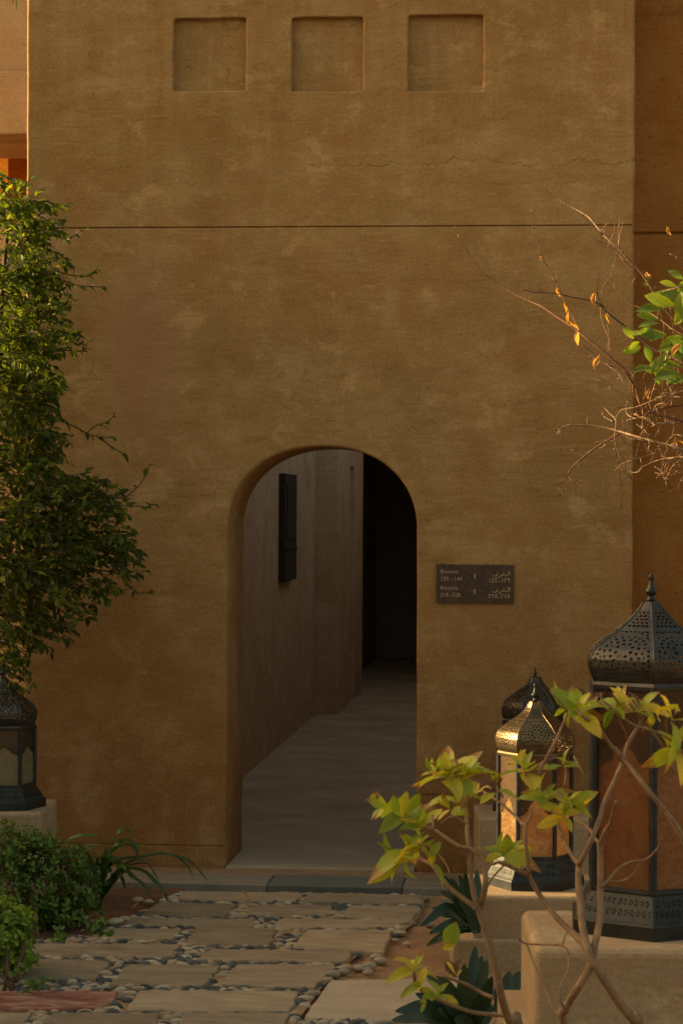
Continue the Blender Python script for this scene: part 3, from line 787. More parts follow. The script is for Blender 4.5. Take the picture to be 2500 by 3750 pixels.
def lantern(label, loc, rot, rd, h_base, h_body, h_lat, dome, finial_s, glass, res=1.0, metal='bronze', hole=.030, candle=True):
    """rd: widest dome radius at the corners; dome: (radius factor, height) profile from the collar to the neck"""
    root = empty('lantern', loc, rot)
    tag(root, label, 'lantern', 'pierced metal lanterns on pedestals')
    rb = rd * .955                                        # body, corner radius
    z0 = h_base; z1 = h_base + h_body
    # base: slab and a flared pierced skirt
    bm = bmesh.new(); rs = rd * 1.30
    lathe(bm, [(rs, 0), (rs, .034), (rs * .985, .040), (rs * .90, .0405), (rs * .9, .0)][:4], 6)
    bm_obj('base_slab', bm, M['verdigris'], root, world=False)
    def skirt(u, v):
        r = (rs * .97) + (rb * 1.03 - rs * .97) * (v ** .85)
        x = u * r * .5 ; y = -r * C30 + 0 * u; z = .04 + (z0 - .04) * v + 0 * u
        return np.stack(np.broadcast_arrays(x, y, z), -1)
    def skirt_mask(u, v):
        s, t = u * 6.0, v * 3.0
        ok = np.ones(u.shape, bool)
        for oy, off in ((.95, 0.0), (2.0, .5)):
            ss = ((s + off) % 1.0) - .5
            rr = np.hypot(ss, t - oy); an = np.arctan2(t - oy, ss)
            ok &= ~((rr < .33 + .05 * np.cos(5 * an)) & (rr > .13) & (np.cos(5 * an) > -.25))
        return ok | (abs(u) > .93) | (v < .1) | (v > .93)
    me = perforate('base_skirt', skirt, skirt_mask, int(84 * res), int(40 * res), M['verdigris'], root, repeat=6, smooth=False)
    link_mesh('base_skirt', me, None, root, world=False)
    bm = bmesh.new(); lathe(bm, [(rb * 1.05, z0 - .006), (rb * 1.06, z0), (rb * 1.05, z0 + .008), (rb * .98, z0 + .008)], 6); bm_obj('sill', bm, M['iron'], root, world=False)
    # posts, glass and lattice, one of each per side
    bm = bmesh.new(); add_tube(bm, [(rb, 0, z0), (rb, 0, z1)], rd * .062, rd * .062, 8, 1)
    post = bpy.data.meshes.new('post'); bm.to_mesh(post); bm.free(); post.materials.append(M['iron'])
    ra = rb * C30; hw = rb * .5 * .97; zl = z1 - h_lat
    bm = bmesh.new()
    n = 6
    vs = [[bm.verts.new((-hw + 2 * hw * i / n, -ra * .97, z0 + (z1 - z0) * j / n)) for i in range(n + 1)] for j in range(n + 1)]
    for j in range(n):
        for i in range(n): bm.faces.new((vs[j][i], vs[j][i + 1], vs[j + 1][i + 1], vs[j + 1][i]))
    pane = bpy.data.meshes.new('glass_pane'); bm.to_mesh(pane); bm.free(); pane.materials.append(glass)
    drop = .48 * h_lat
    def lat(u, v):
        return np.stack(np.broadcast_arrays(u * hw, -ra * 1.0 + 0 * u, zl - drop + (h_lat + drop) * v + 0 * u), -1)
    cell = rd * .075
    def lat_mask(u, v):
        s, t = u * hw, (h_lat + drop) * v
        a = ((s + t * .9) / cell) % 1.0 - .5; b = ((s - t * .9) / cell) % 1.0 - .5
        hole = (abs(a) < .33) & (abs(b) < .33) & (t > drop * 1.0)
        hole2 = (np.hypot(a, b) < .3) & (t <= drop * 1.0)
        # scalloped lower edge hanging lowest at the posts
        e = abs(u)
        low = np.where(e < .55, drop * (1.0 - .10 * np.abs(np.sin(e * 9))) - drop * .75 * (e / .55) ** 1.4, drop * .36 - drop * .36 * np.sin((e - .55) / .45 * math.pi / 2) ** .6)
        inside_ = t > low
        rim = (t - low < rd * .05) | (e > .94) | (v > .965)
        return inside_ & (rim | ~(hole | hole2))
    lattice = perforate('lattice_panel', lat, lat_mask, int(72 * res), int(90 * res), M['bronze_red'], root, smooth=False)
    for k in range(6):
        Rz = Matrix.Rotation(k * math.pi / 3, 4, 'Z')
        for nm, me in (('post', post), ('glass_pane', pane), ('lattice_panel', lattice)):
            o = bpy.data.objects.new(nm, me); COL.objects.link(o); o.parent = root; o.matrix_basis = Rz
    bm = bmesh.new(); lathe(bm, [(rb * .97, z1 - .012), (rb * 1.04, z1 - .010), (rb * 1.05, z1), (rb * 1.02, z1 + .008), (rb * .9, z1 + .009)], 6); bm_obj('collar', bm, M[metal], root, world=False)
    # dome of six gores
    fr = np.array([p[0] for p in dome]) * rd; fh = np.array([p[1] for p in dome])
    ts = np.linspace(0, 1, len(dome)); tf = np.linspace(0, 1, 200)
    def smooth_interp(y):
        out = np.interp(tf, ts, y); k = np.ones(9) / 9
        pad = np.concatenate([np.full(4, out[0]) + (out[0] - out[4:0:-1]), out, np.full(4, out[-1]) - (out[-5:-1][::-1] - out[-1])])
        return np.convolve(pad, k, 'valid')
    rr, hh = smooth_interp(fr), smooth_interp(fh)
    arc = np.concatenate([[0], np.cumsum(np.hypot(np.diff(rr), np.diff(hh)))]); L = arc[-1]
    def gore(u, v):
        r = np.interp(v * L, arc, rr); h = np.interp(v * L, arc, hh)
        bul = 1 + .030 * (1 - u * u)
        return np.stack(np.broadcast_arrays(u * r * .5, -r * C30 * bul, z1 + .008 + h + 0 * u), -1)
    hs = rd * hole
    def gore_mask(u, v):
        t = v * L; r = np.interp(t, arc, rr); s = u * r * .5
        ok = np.ones(u.shape, bool)
        tc = L * .33
        d = np.hypot(s, (t - tc)); an = np.arctan2(t - tc, s)
        for rad, cnt, ph in ((rd * .13, 8, 0), (rd * .225, 14, .2), (rd * .315, 20, .1)):
            da = (an * cnt / (2 * math.pi) + ph) % 1.0 - .5
            ok &= ~(np.hypot(d - rad, da * 2 * math.pi * rad / cnt) < hs)
        edge = r * .5 - abs(s)
        out = d > rd * .375
        # two lines of holes along the ribs, rows of holes above, small mesh at the bottom
        for off in (rd * .085, rd * .165):
            tt = (t / (hs * 3.0) + (.5 if off > rd * .1 else 0)) % 1.0 - .5
            ok &= ~(out & (t > L * .14) & (t < L * .62) & (np.hypot(edge - off, tt * hs * 3.0) < hs * .95))
        pit = hs * 2.75
        rowi = np.floor(t / pit); ss = ((s / pit + .5 * (rowi % 2)) % 1.0 - .5) * pit; tt = (t / pit % 1.0 - .5) * pit
        up = (t > L * .60) & (t < L * .885) & (edge > rd * .05)
        ok &= ~(up & (np.hypot(ss, tt) < hs) & ((rowi % 7) != 0))
        lo = (t < L * .15) & (t > L * .03)
        p2 = hs * 2.2; ri = np.floor(t / p2); s2 = ((s / p2 + .5 * (ri % 2)) % 1.0 - .5) * p2; t2 = (t / p2 % 1.0 - .5) * p2
        ok &= ~(lo & (np.hypot(s2, t2) < hs * .6) & (edge > rd * .05))
        return ok
    me = perforate('dome', gore, gore_mask, int(76 * res), int(130 * res), M[metal], root, repeat=6)
    link_mesh('dome', me, None, root, world=False)
    # ribs where the gores meet
    bm = bmesh.new()
    for k in range(6):
        a = k * math.pi / 3
        pts = [(math.cos(a) * np.interp(q * L, arc, rr) * 1.002, math.sin(a) * np.interp(q * L, arc, rr) * 1.002, z1 + .008 + np.interp(q * L, arc, hh)) for q in np.linspace(.0, 1, 26)]
        add_tube(bm, pts, rd * .012, rd * .012, 5, 1)
    bm_obj('rib', bm, M[metal], root, True, world=False)
    zt = z1 + .008 + hh[-1]; s = finial_s
    prof = [(.20, -.02), (.20, .03), (.34, .05), (.34, .09), (.24, .12), (.23, .22), (.38, .27), (.46, .35), (.42, .42), (.30, .47), (.24, .55), (.16, .72), (.15, .78), (.20, .83), (.21, .90), (.15, .97), (.04, 1.0)]
    bm = bmesh.new(); lathe(bm, [(r_ * s * .5, zt + h_ * s) for r_, h_ in prof], 16); bm_obj('finial', bm, M['verdigris'], root, True, world=False)
    if candle:
        bm = bmesh.new(); lathe(bm, [(rd * .32, .042), (rd * .32, z0 + h_body * .35), (rd * .29, z0 + h_body * .36), (.006, z0 + h_body * .355)], 20)
        bm_obj('candle', bm, M['wax'], root, True, world=False)
    return root
DOME_MID = [(.945, 0), (.985, .014), (1.0, .035), (.995, .056), (.93, .080), (.80, .100), (.62, .120), (.45, .138), (.31, .156), (.215, .176), (.16, .198)]
DOME_TALL = [(.91, 0), (.955, .016), (.99, .038), (.99, .062), (.90, .088), (.73, .110), (.55, .130), (.41, .150), (.29, .170), (.19, .190), (.115, .210)]
yaw_to = lambda p: math.atan2(CAM.x - p.x, -(CAM.y - p.y))          # turn a facet (-Y side) towards the camera
pm = at_z(1960, 3252, z_mid); pm = at_d(1960, 2507, 9.50); pm.z = z_mid
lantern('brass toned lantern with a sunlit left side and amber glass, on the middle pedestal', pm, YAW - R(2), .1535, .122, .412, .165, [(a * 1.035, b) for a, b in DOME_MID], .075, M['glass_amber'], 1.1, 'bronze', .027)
pf = at_d(2384, 2200, 5.97); pf.z = z_front
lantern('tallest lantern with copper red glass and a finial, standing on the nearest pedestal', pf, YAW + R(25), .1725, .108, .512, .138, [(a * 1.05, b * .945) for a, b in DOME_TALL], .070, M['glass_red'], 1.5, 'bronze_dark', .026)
pb = at_d(1958, 2700, 11.2); pb.z = z_back
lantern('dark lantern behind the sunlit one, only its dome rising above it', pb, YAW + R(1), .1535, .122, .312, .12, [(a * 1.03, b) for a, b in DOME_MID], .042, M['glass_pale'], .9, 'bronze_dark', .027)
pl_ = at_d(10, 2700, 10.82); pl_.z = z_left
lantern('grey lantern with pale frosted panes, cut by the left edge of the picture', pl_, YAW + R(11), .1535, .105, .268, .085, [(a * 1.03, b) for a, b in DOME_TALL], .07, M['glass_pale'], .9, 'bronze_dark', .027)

# ================================================================== room sign
sp = at_y(1598, 2066, 0), at_y(1881, 2209, 0)
sx0, sx1, sz1, sz0 = sp[0].x, sp[1].x, sp[0].z, sp[1].z - .002
sw, sh = sx1 - sx0, sz1 - sz0
sg = empty('room_sign', ((sx0 + sx1) / 2, 0, sz0)); tag(sg, 'dark brown room sign in English and Arabic on the wall right of the arch', 'sign')
bm = bmesh.new(); ring = []
random.seed(5)
n = 46
for i in range(n): ring.append((sx0 + sw * i / n, sz1 + random.uniform(-.003, .001)))
for i in range(20): ring.append((sx1 + random.uniform(-.0012, .0012), sz1 - sh * i / 20))
for i in range(n): ring.append((sx1 - sw * i / n, sz0 + random.uniform(-.001, .003)))
for i in range(20): ring.append((sx0 + random.uniform(-.0012, .0012), sz0 + sh * i / 20))
a = [bm.verts.new((x, -.014, z)) for x, z in ring]; b = [bm.verts.new((x, .002, z)) for x, z in ring]
bm.faces.new(a); bm.faces.new(list(reversed(b)))
for i in range(len(ring)): bm.faces.new((a[i - 1], a[i], b[i], b[i - 1]))
bmesh.ops.recalc_face_normals(bm, faces=bm.faces[:])
bm_obj('plate', bm, M['plate'], sg)
def sgn(u, v): return sx0 + sw * u, sz1 - sh * v             # sign coordinates: u right, v down, 0..1
def lettering(name, text, u, v, height, align='LEFT', squeeze=1.0):
    cu = bpy.data.curves.new(name, 'FONT'); cu.body = text; cu.size = 1.0; cu.align_x = align; cu.extrude = 0.0
    t = bpy.data.objects.new(name, cu); COL.objects.link(t)
    dg = bpy.context.evaluated_depsgraph_get(); dg.update()
    me = bpy.data.meshes.new_from_object(t.evaluated_get(dg)); bpy.data.objects.remove(t); bpy.data.curves.remove(cu)
    V = np.empty(len(me.vertices) * 3, np.float32); me.vertices.foreach_get('co', V); V = V.reshape(-1, 3)
    s = height / .72; x, z = sgn(u, v)
    W = np.stack([x + V[:, 0] * s * squeeze, np.full(len(V), -.0158), z + V[:, 1] * s], -1).astype(np.float32)
    me.vertices.foreach_set('co', W.ravel()); me.materials.clear(); me.update()
    me.name = name
    return link_mesh(name, me, M['letter'], sg)
lh = sh * .105
lettering('lettering', 'Rooms', .05, .235, lh, squeeze=1.1)
lettering('lettering', '129 - 144', .05, .42, lh)
lettering('lettering', 'Rooms', .05, .655, lh, squeeze=1.1)
lettering('lettering', '218 -228', .05, .835, lh)
def stroke(bm, pts, w):
    """a flat pen stroke on the sign, points in sign coordinates"""
    P = catmull([Vector((*sgn(u, v), 0)) for u, v in pts], 5) if len(pts) > 2 else [Vector((*sgn(u, v), 0)) for u, v in pts]
    L_, R_ = [], []
    for i, p in enumerate(P):
        t = P[min(i + 1, len(P) - 1)] - P[max(i - 1, 0)]; t.normalize(); nn = Vector((-t.y, t.x, 0)) * w * .5
        L_.append(bm.verts.new((p.x + nn.x, -.0158, p.y + nn.y))); R_.append(bm.verts.new((p.x - nn.x, -.0158, p.y - nn.y)))
    for i in range(len(P) - 1): bm.faces.new((L_[i], R_[i], R_[i + 1], L_[i + 1]))
def dot(bm, u, v, s=.0022):
    x, z = sgn(u, v); bm.faces.new([bm.verts.new((x + dx * s, -.0158, z + dz * s)) for dx, dz in ((0, 1), (1, 0), (0, -1), (-1, 0))])
def word(v):
    """the Arabic word for 'rooms', drawn right to left"""
    bm = bmesh.new(); w = .0034
    g = lambda x, y: (.725 + x, v + y)
    stroke(bm, [g(.222, -.115), g(.222, .01)], w)                                          # alif
    stroke(bm, [g(.198, -.115), g(.198, -.02), g(.19, .008), g(.172, .012)], w)             # lam
    stroke(bm, [g(.172, .012), g(.160, -.005), g(.148, -.03), g(.135, -.03), g(.14, -.005), g(.118, .012)], w); dot(bm, *g(.146, -.085))   # ghayn
    stroke(bm, [g(.118, .012), g(.108, -.01), g(.106, .012), g(.09, .055), g(.068, .065)], w)   # ra
    stroke(bm, [g(.062, .0), g(.066, -.03), g(.052, -.03), g(.054, -.005), g(.064, .0), g(.055, .016), g(.02, .025), g(.002, .012), g(.004, -.012)], w); dot(bm, *g(.058, -.085))   # fa
    return bm_obj('lettering', bm, M['letter'], sg)
def numerals(v, txt):
    """Eastern Arabic numerals left to right from a small stroke table (unit box, y down)"""
    T = {'1': [[(.35, 0), (.5, .3), (.55, 1)]], '2': [[(.15, 0), (.3, .3), (.35, 1)], [(.2, .22), (.5, .34), (.85, 0)]],
         '4': [[(.8, .05), (.4, 0), (.25, .22), (.65, .45), (.3, .6), (.2, .85), (.45, 1), (.85, .92)]],
         '8': [[(.05, 1), (.5, 0), (.95, 1)]], '9': [[(.7, .3), (.45, .42), (.2, .28), (.4, .02), (.7, .1), (.72, .5), (.8, 1)]], '-': [[(.2, .78), (.8, .8)]]}
    bm = bmesh.new(); n = len(txt); u1 = .955; cw = .0405
    for i, ch in enumerate(txt):
        if ch == ' ': continue
        u0 = u1 - (n - i) * cw
        for s in T[ch]: stroke(bm, [(u0 + x * cw * .85, v - .11 + y * .11) for x, y in s], .0032)
    return bm_obj('lettering', bm, M['letter'], sg)
word(.27); numerals(.455, '144-129'); word(.685); numerals(.865, '228-218')
for v in (.30, .70):
    bm = bmesh.new()
    pts = [(.495, v - .075), (.513, v - .008), (.500, v - .018), (.505, v + .06), (.485, v + .06), (.490, v - .018), (.477, v - .008)]
    bm.faces.new([bm.verts.new((sgn(u, q)[0], -.0158, sgn(u, q)[1])) for u, q in reversed(pts)])
    bm_obj('arrow', bm, M['letter'], sg)

# ================================================================== leafy tree on the left
random.seed(21)
LSH = [leaf_mesh('l', 4, .50, .16, c, .48, 1.0, tw) for c, tw in ((.10, .0), (.28, .2), (.45, -.25), (-.12, .15))]
TL = [M['leaf_tree']]
tree_base = Vector((-2.2, -.7, 0))
lt = empty('leafy_tree', tree_base); tag(lt, 'dense green leafy tree at the left edge with sunlit upper sprigs', 'tree')
leaves = []; twig_bm = bmesh.new()
def rnd_dir(): return Vector((random.gauss(0, 1), random.gauss(0, 1), random.gauss(0, 1))).normalized()
def twig(P, n, L0, L1, start=.15, rad=.0022, droop=.2):
    """a leafy shoot along polyline P, leaves to both sides"""
    P = catmull(P, 4); add_tube(twig_bm, P, rad, rad * .45, 4, 1)
    for i in range(n):
        f = start + (1 - start) * (i + random.uniform(-.3, .3)) / max(n - 1, 1); f = min(max(f, 0), .999)
        k = f * (len(P) - 1); a = int(k); p = P[a].lerp(P[min(a + 1, len(P) - 1)], k - a)
        t = (P[min(a + 1, len(P) - 1)] - P[max(a - 1, 0)]).normalized()
        side = t.cross(Vector((0, 0, 1)) + rnd_dir() * .5).normalized() * (1 if i % 2 else -1)
        d = t * random.uniform(.3, .9) + side * random.uniform(.5, 1) + Vector((0, 0, -droop)) + rnd_dir() * .3
        nrm = Vector((0, 0, 1)) + rnd_dir() * .55 + Vector((0, -.35, 0))
        L = random.uniform(L0, L1) * (1 if f < .85 else .8)
        leaves.append((frame(p, d, nrm, L, L * random.uniform(.85, 1.15)), random.randrange(4), 0, rank(p, L)))
# masses of shoots: (centre px, radii px, count, depth)
MASSES = [((15, 720), (85, 90), 26, .3), ((70, 800), (110, 90), 42, .35), ((130, 810), (90, 70), 16, .3), ((60, 930), (130, 110), 58, .4), ((150, 960), (110, 70), 26, .35), ((80, 1060), (130, 110), 56, .4),
          ((170, 1050), (90, 70), 18, .35), ((90, 1180), (130, 110), 50, .4), ((60, 1300), (120, 100), 40, .4), ((200, 1230), (90, 40), 16, .3), ((130, 1260), (90, 60), 18, .3), ((110, 1400), (120, 80), 40, .4), ((30, 1480), (90, 90), 34, .35), ((150, 1400), (70, 70), 18, .35), ((70, 1500), (120, 70), 30, .35), ((160, 1490), (80, 50), 16, .3), ((160, 1600), (70, 50), 14, .3), ((60, 1680), (120, 60), 30, .35), ((190, 1130), (60, 50), 8, .3), ((130, 1570), (80, 60), 18, .35), ((-60, 1050), (70, 260), 26, .5), ((60, 1590), (110, 70), 26, .35),
          ((140, 1660), (90, 50), 22, .35), ((100, 1750), (130, 80), 40, .4), ((230, 1790), (130, 60), 38, .4), ((350, 1800), (90, 50), 20, .3), ((140, 1880), (190, 100), 84, .45), ((330, 1900), (130, 80), 46, .4),
          ((120, 2010), (200, 110), 96, .45), ((330, 2020), (140, 80), 46, .4), ((420, 1980), (70, 60), 14, .3), ((440, 2080), (80, 60), 14, .3), ((100, 2140), (190, 100), 76, .45), ((300, 2140), (120, 70), 30, .35), ((60, 2250), (130, 90), 46, .4),
          ((240, 2250), (110, 60), 20, .35), ((170, 2310), (70, 50), 14, .3), ((30, 2360), (80, 80), 24, .35), ((50, 2440), (60, 60), 14, .3), ((20, 2520), (55, 50), 10, .3), ((-40, 1250), (80, 150), 20, .5), ((-60, 1900), (80, 400), 50, .5), ((40, 1150), (90, 150), 26, .4), ((40, 2050), (120, 150), 40, .4)]
for (cx, cy), (rx, ry), cnt, dd in MASSES:
    for _ in range(cnt):
        while True:
            a, b = random.uniform(-1, 1), random.uniform(-1, 1)
            if a * a + b * b < 1: break
        D = 11.05 + random.uniform(-dd, dd) * .7
        p = at_d(cx + a * rx, cy + b * ry, D)
        out = (RIGHT * random.uniform(.1, 1.0) + UP * random.uniform(-.5, .55) + FWD * random.uniform(-.7, .5)).normalized()
        l = random.uniform(.07, .17)
        q = p - out * l * .6
        twig([q, q + out * l * .5 + rnd_dir() * .012, q + out * l + Vector((0, 0, -.02))], random.randint(6, 10), .027, .062)
SPRIGS = [[(51, 726), (70, 698), (96, 670), (116, 645)], [(140, 790), (173, 764), (206, 754), (240, 750)], [(84, 848), (187, 859), (248, 871), (290, 852), (318, 835)],
          [(120, 990), (187, 1011), (243, 1030), (290, 1046), (375, 1049)], [(200, 990), (262, 1007), (323, 1011), (355, 985)], [(130, 1260), (190, 1275), (243, 1282), (304, 1283), (322, 1250)],
          [(60, 1505), (107, 1509), (168, 1521), (257, 1554), (318, 1586), (365, 1600), (416, 1600)], [(365, 1600), (400, 1630), (440, 1655), (462, 1662)], [(318, 1586), (350, 1560), (390, 1545), (420, 1520)],
          [(300, 1810), (371, 1814), (446, 1823), (491, 1796), (527, 1752), (548, 1700)], [(330, 1850), (402, 1854), (469, 1852), (540, 1856), (560, 1845)], [(300, 2085), (380, 2090), (437, 2104), (470, 2140), (505, 2172), (555, 2162)],
          [(245, 2015), (335, 2017), (446, 2017), (500, 2015)], [(390, 2050), (430, 2085), (480, 2110), (530, 2090)], [(150, 1700), (200, 1680), (225, 1635)], [(160, 1440), (200, 1430), (226, 1420)], [(130, 1640), (180, 1630), (230, 1625)], [(280, 2200), (330, 2215), (370, 2205)], [(180, 1090), (210, 1110), (240, 1130)], [(100, 760), (150, 735), (200, 745)]]
SPN = [5, 10, 8, 6, 9, 12, 12, 4, 6, 5, 12, 9, 10, 8, 10, 9, 10, 6, 6, 9]
for P, n in zip(SPRIGS, SPN):
    D = random.uniform(10.9, 11.2); pts = [at_d(x, y, D + random.uniform(-.04, .04)) for x, y in P]
    twig(pts, n, .036, .058, .35, .0042)
leaf_set(lt, leaves, LSH, TL, 300)
o = bm_obj('twigs', twig_bm, M['bark_dark'], lt); o['kind'] = 'stuff'
for P, r0, r1 in ([[(-120, 2700), (-60, 2200), (-30, 1700), (0, 1200), (30, 800)], .03, .008], [[(-60, 2200), (60, 2100), (220, 2040), (380, 2010)], .014, .004], [[(-40, 1900), (80, 1860), (230, 1830), (380, 1820)], .012, .004],
                  [[(-30, 1650), (50, 1540), (107, 1509)], .010, .005], [[(0, 1300), (80, 1200), (160, 1130)], .010, .004], [[(10, 1000), (80, 900), (140, 830)], .009, .003], [[(-40, 2250), (60, 2260), (160, 2290)], .008, .003]):
    bm = bmesh.new(); pts = [at_d(x, y, 11.1) for x, y in P]
    if r0 == .03: pts = [tree_base + Vector((0, 0, -.05))] + pts
    add_tube(bm, pts, r0, r1, 7, 4, .08); bm_obj('trunk' if r0 == .03 else 'branch', bm, M['bark_dark'], lt, True)
bm = bmesh.new()
for (x, y) in ((287, 850), (295, 856), (283, 846), (250, 872), (343, 1045)):
    p = at_d(x, y, 10.95)
    for k in range(5):
        d = (RIGHT * math.cos(k * 1.25) + UP * math.sin(k * 1.25)) * .011
        e = (RIGHT * math.cos(k * 1.25 + .5) + UP * math.sin(k * 1.25 + .5)) * .007
        bm.faces.new([bm.verts.new(p), bm.verts.new(p + e - FWD * .004), bm.verts.new(p + d)])
bm_obj('blossom', bm, M['flower'], lt)

# ================================================================== shrubs, lower left
random.seed(31)
BSH = [leaf_mesh('b', 3, .62, .12, c, .55, .7) for c in (.05, .2, -.1)]
def shrub(label, blobs, base, cnt, L0, L1, mat, D):
    global leaves, twig_bm
    root = empty('shrub', base); tag(root, label, 'shrub', 'rounded shrubs at the lower left'); leaves = []; twig_bm = bmesh.new()
    for (cx, cy, rx, ry, rz, w) in blobs:
        for _ in range(int(cnt * w)):
            d = rnd_dir(); d.z = d.z if d.z > -.5 else -d.z
            c = at_d(cx, cy, D)
            k = F_PX / D
            s = random.uniform(.60, 1.08) ** .6 * (1.0 if random.random() > .05 else 1.16)
            lump = 1 + .40 * noise.noise(d * 2.6 + Vector((cx, 0, 0)))
            p = c + Vector((d.x * rx / k, d.y * rz, d.z * ry / k)) * s * lump
            if p.z < .0: continue
            sh_ = (d + Vector((0, 0, .8)) + rnd_dir() * .5).normalized()
            q = p - sh_ * .035
            add_tube(twig_bm, [q - sh_ * .04, p + sh_ * .02], .0016, .0008, 3, 1)
            for i in range(5):
                a = i * 2.4 + random.random(); side = sh_.orthogonal(); side.rotate(Matrix.Rotation(a, 3, sh_))
                pos = q + sh_ * (.012 * i + random.uniform(0, .01)); L = random.uniform(L0, L1)
                leaves.append((frame(pos, sh_ * .6 + side, sh_ - side * .4, L), random.randrange(3), 0, rank(pos, L)))
    leaf_set(root, leaves, BSH, [mat], 300)
    o = bm_obj('stems', twig_bm, M['bark_dark'], root); o['kind'] = 'stuff'
    for k in range(5):
        bm = bmesh.new(); b = Vector(base); t = at_d(blobs[0][0] + random.uniform(-90, 90), blobs[0][1] + random.uniform(-60, 40), D)
        add_tube(bm, [b + rnd_dir() * .03, b.lerp(t, .5) + rnd_dir() * .04, t], .007, .003, 6, 3); bm_obj('stem', bm, M['bark_dark'], root, True)
    return root
c1 = at_z(120, 3440, 0)
shrub('dark green box shrub in front of the left pedestal', [(60, 3290, 150, 190, .22, .42), (190, 3270, 140, 210, .2, .40), (285, 3280, 70, 130, .12, .12), (120, 3130, 90, 80, .15, .10), (10, 3120, 70, 90, .15, .08), (200, 3420, 110, 80, .14, .14), (110, 3440, 120, 90, .16, .16), (250, 3360, 90, 90, .12, .12), (40, 3400, 100, 100, .14, .12)], (c1.x, c1.y + .1, 0), 700, .018, .031, M['leaf_box'], 10.1)
c2 = at_z(20, 3640, 0)
shrub('brighter light green shrub in front of the darker one, at the left edge', [(10, 3420, 95, 105, .14, .6), (55, 3440, 70, 80, .12, .3), (0, 3520, 75, 85, .12, .3), (60, 3500, 50, 60, .1, .15), (0, 3600, 70, 60, .12, .25), (40, 3560, 50, 50, .1, .15)], (c2.x, c2.y + .1, 0), 260, .022, .036, M['leaf_box2'], 9.0)
def seedling(label, stems, D, L0, L1, mat=None):
    global leaves, twig_bm
    leaves = []; twig_bm = bmesh.new(); b = at_d(*stems[0][0], D)
    root = empty('seedling', (b.x, b.y, 0)); tag(root, label, 'plant', 'small leafy sprigs over the path edge')
    for P in stems:
        pts = [at_d(x, y, D + random.uniform(-.03, .03)) for x, y in P]; add_tube(twig_bm, pts, .003, .0015, 5, 3)
        for p in catmull(pts, 4)[2:]:
            for _ in range(2):
                d = rnd_dir() + Vector((0, -.2, .3)); L = random.uniform(L0, L1)
                leaves.append((frame(p, d, Vector((0, -.5, 1)) + rnd_dir() * .4, L), random.randrange(3), 0, rank(p, L)))
    leaf_set(root, leaves, BSH, [mat or M['leaf_box']], 300); bm_obj('stem', twig_bm, M['bark_dark'], root)
seedling('small leafy sprig spilling onto the paving beyond the red slab', [[(300, 3412), (340, 3405), (375, 3415), (395, 3430)], [(360, 3410), (375, 3385), (385, 3375)]], 9.55, .026, .042)
seedling('thin straggling sprig hanging over the red slab', [[(40, 3590), (80, 3560), (110, 3530), (135, 3525)], [(60, 3640), (110, 3660), (140, 3680), (170, 3690)], [(90, 3620), (140, 3610), (180, 3590)], [(70, 3660), (85, 3710), (70, 3740)]], 8.6, .022, .042)
seedling('low sprig at the foot of the dark shrub', [[(190, 3450), (215, 3440), (235, 3445)], [(205, 3455), (220, 3420), (215, 3410)], [(250, 3375), (262, 3370)]], 9.4, .022, .036)

# ================================================================== strap leaved plant
random.seed(41)
def blade_obj(name, P, w0, w1, mat, root, fold=.25, wmid=1.0, nrm=Vector((0, -.4, 1)), sub=5):
    """a long leaf along polyline P, V-folded, tapering to its tip"""
    P = catmull(P, sub); n = len(P); V, Fc = [], []
    for i, p in enumerate(P):
        f = i / (n - 1); t = (P[min(i + 1, n - 1)] - P[max(i - 1, 0)]).normalized()
        x = t.cross(nrm)
        if x.length < .05: x = t.cross(Vector((1, 0, 0)))
        x.normalize(); z = x.cross(t)
        w = (w0 + (wmid * w1 - w0) * min(1, f / .35)) if f < .35 else w1 * wmid * max(.03, math.cos((f - .35) / .65 * math.pi / 2) ** .8)
        for s in (-1, 0, 1): V.append(p + x * s * w * .5 + z * abs(s) * w * fold)
    for i in range(n - 1):
        for k in (0, 1):
            a, b, c, d = i * 3 + k, i * 3 + k + 1, i * 3 + k + 4, i * 3 + k + 3; Fc.append((a, b, c, d))
    me = np_mesh(name, [tuple(v) for v in V], Fc); me.materials.append(mat)
    return link_mesh(name, me, None, root)
sb = at_d(352, 3275, 10.35)
st = empty('strap_plant', (sb.x, sb.y, 0)); tag(st, 'clump of long arching strap leaves at the foot of the wall', 'plant')
STRAPS = [[(347, 3250), (388, 3129), (439, 3047), (464, 3041), (492, 3060)], [(360, 3250), (408, 3170), (510, 3145), (587, 3132), (663, 3144), (714, 3174), (760, 3231)], [(380, 3240), (434, 3200), (510, 3190), (561, 3226), (602, 3271), (612, 3307)],
          [(340, 3240), (337, 3185), (311, 3118), (270, 3085)], [(330, 3200), (300, 3110), (250, 3080), (296, 3065), (347, 3067), (375, 3083)][2:], [(355, 3240), (388, 3154), (434, 3093), (474, 3083), (500, 3118), (510, 3154)], [(400, 3230), (450, 3200), (490, 3220), (530, 3250), (546, 3287)],
          [(470, 3170), (536, 3164), (561, 3195), (584, 3230)], [(480, 3160), (560, 3130), (640, 3139), (690, 3180), (713, 3236)], [(350, 3280), (355, 3320), (372, 3350), (382, 3362)], [(276, 3128), (326, 3103), (383, 3098)], [(330, 3150), (408, 3123), (510, 3103), (541, 3103)],
          [(345, 3250), (320, 3190), (280, 3140), (250, 3125)], [(365, 3260), (420, 3210), (480, 3160), (560, 3150)], [(350, 3270), (395, 3240), (440, 3215), (460, 3260)]]
for k in range(9):
    a = random.uniform(-1.2, 1.2); l = random.uniform(70, 150)
    STRAPS.append([(352, 3262), (352 + a * l * .35, 3262 - l * .75), (352 + a * l * .8, 3262 - l * .95), (352 + a * l * 1.25, 3262 - l * .72), (352 + a * l * 1.5, 3262 - l * .4)])
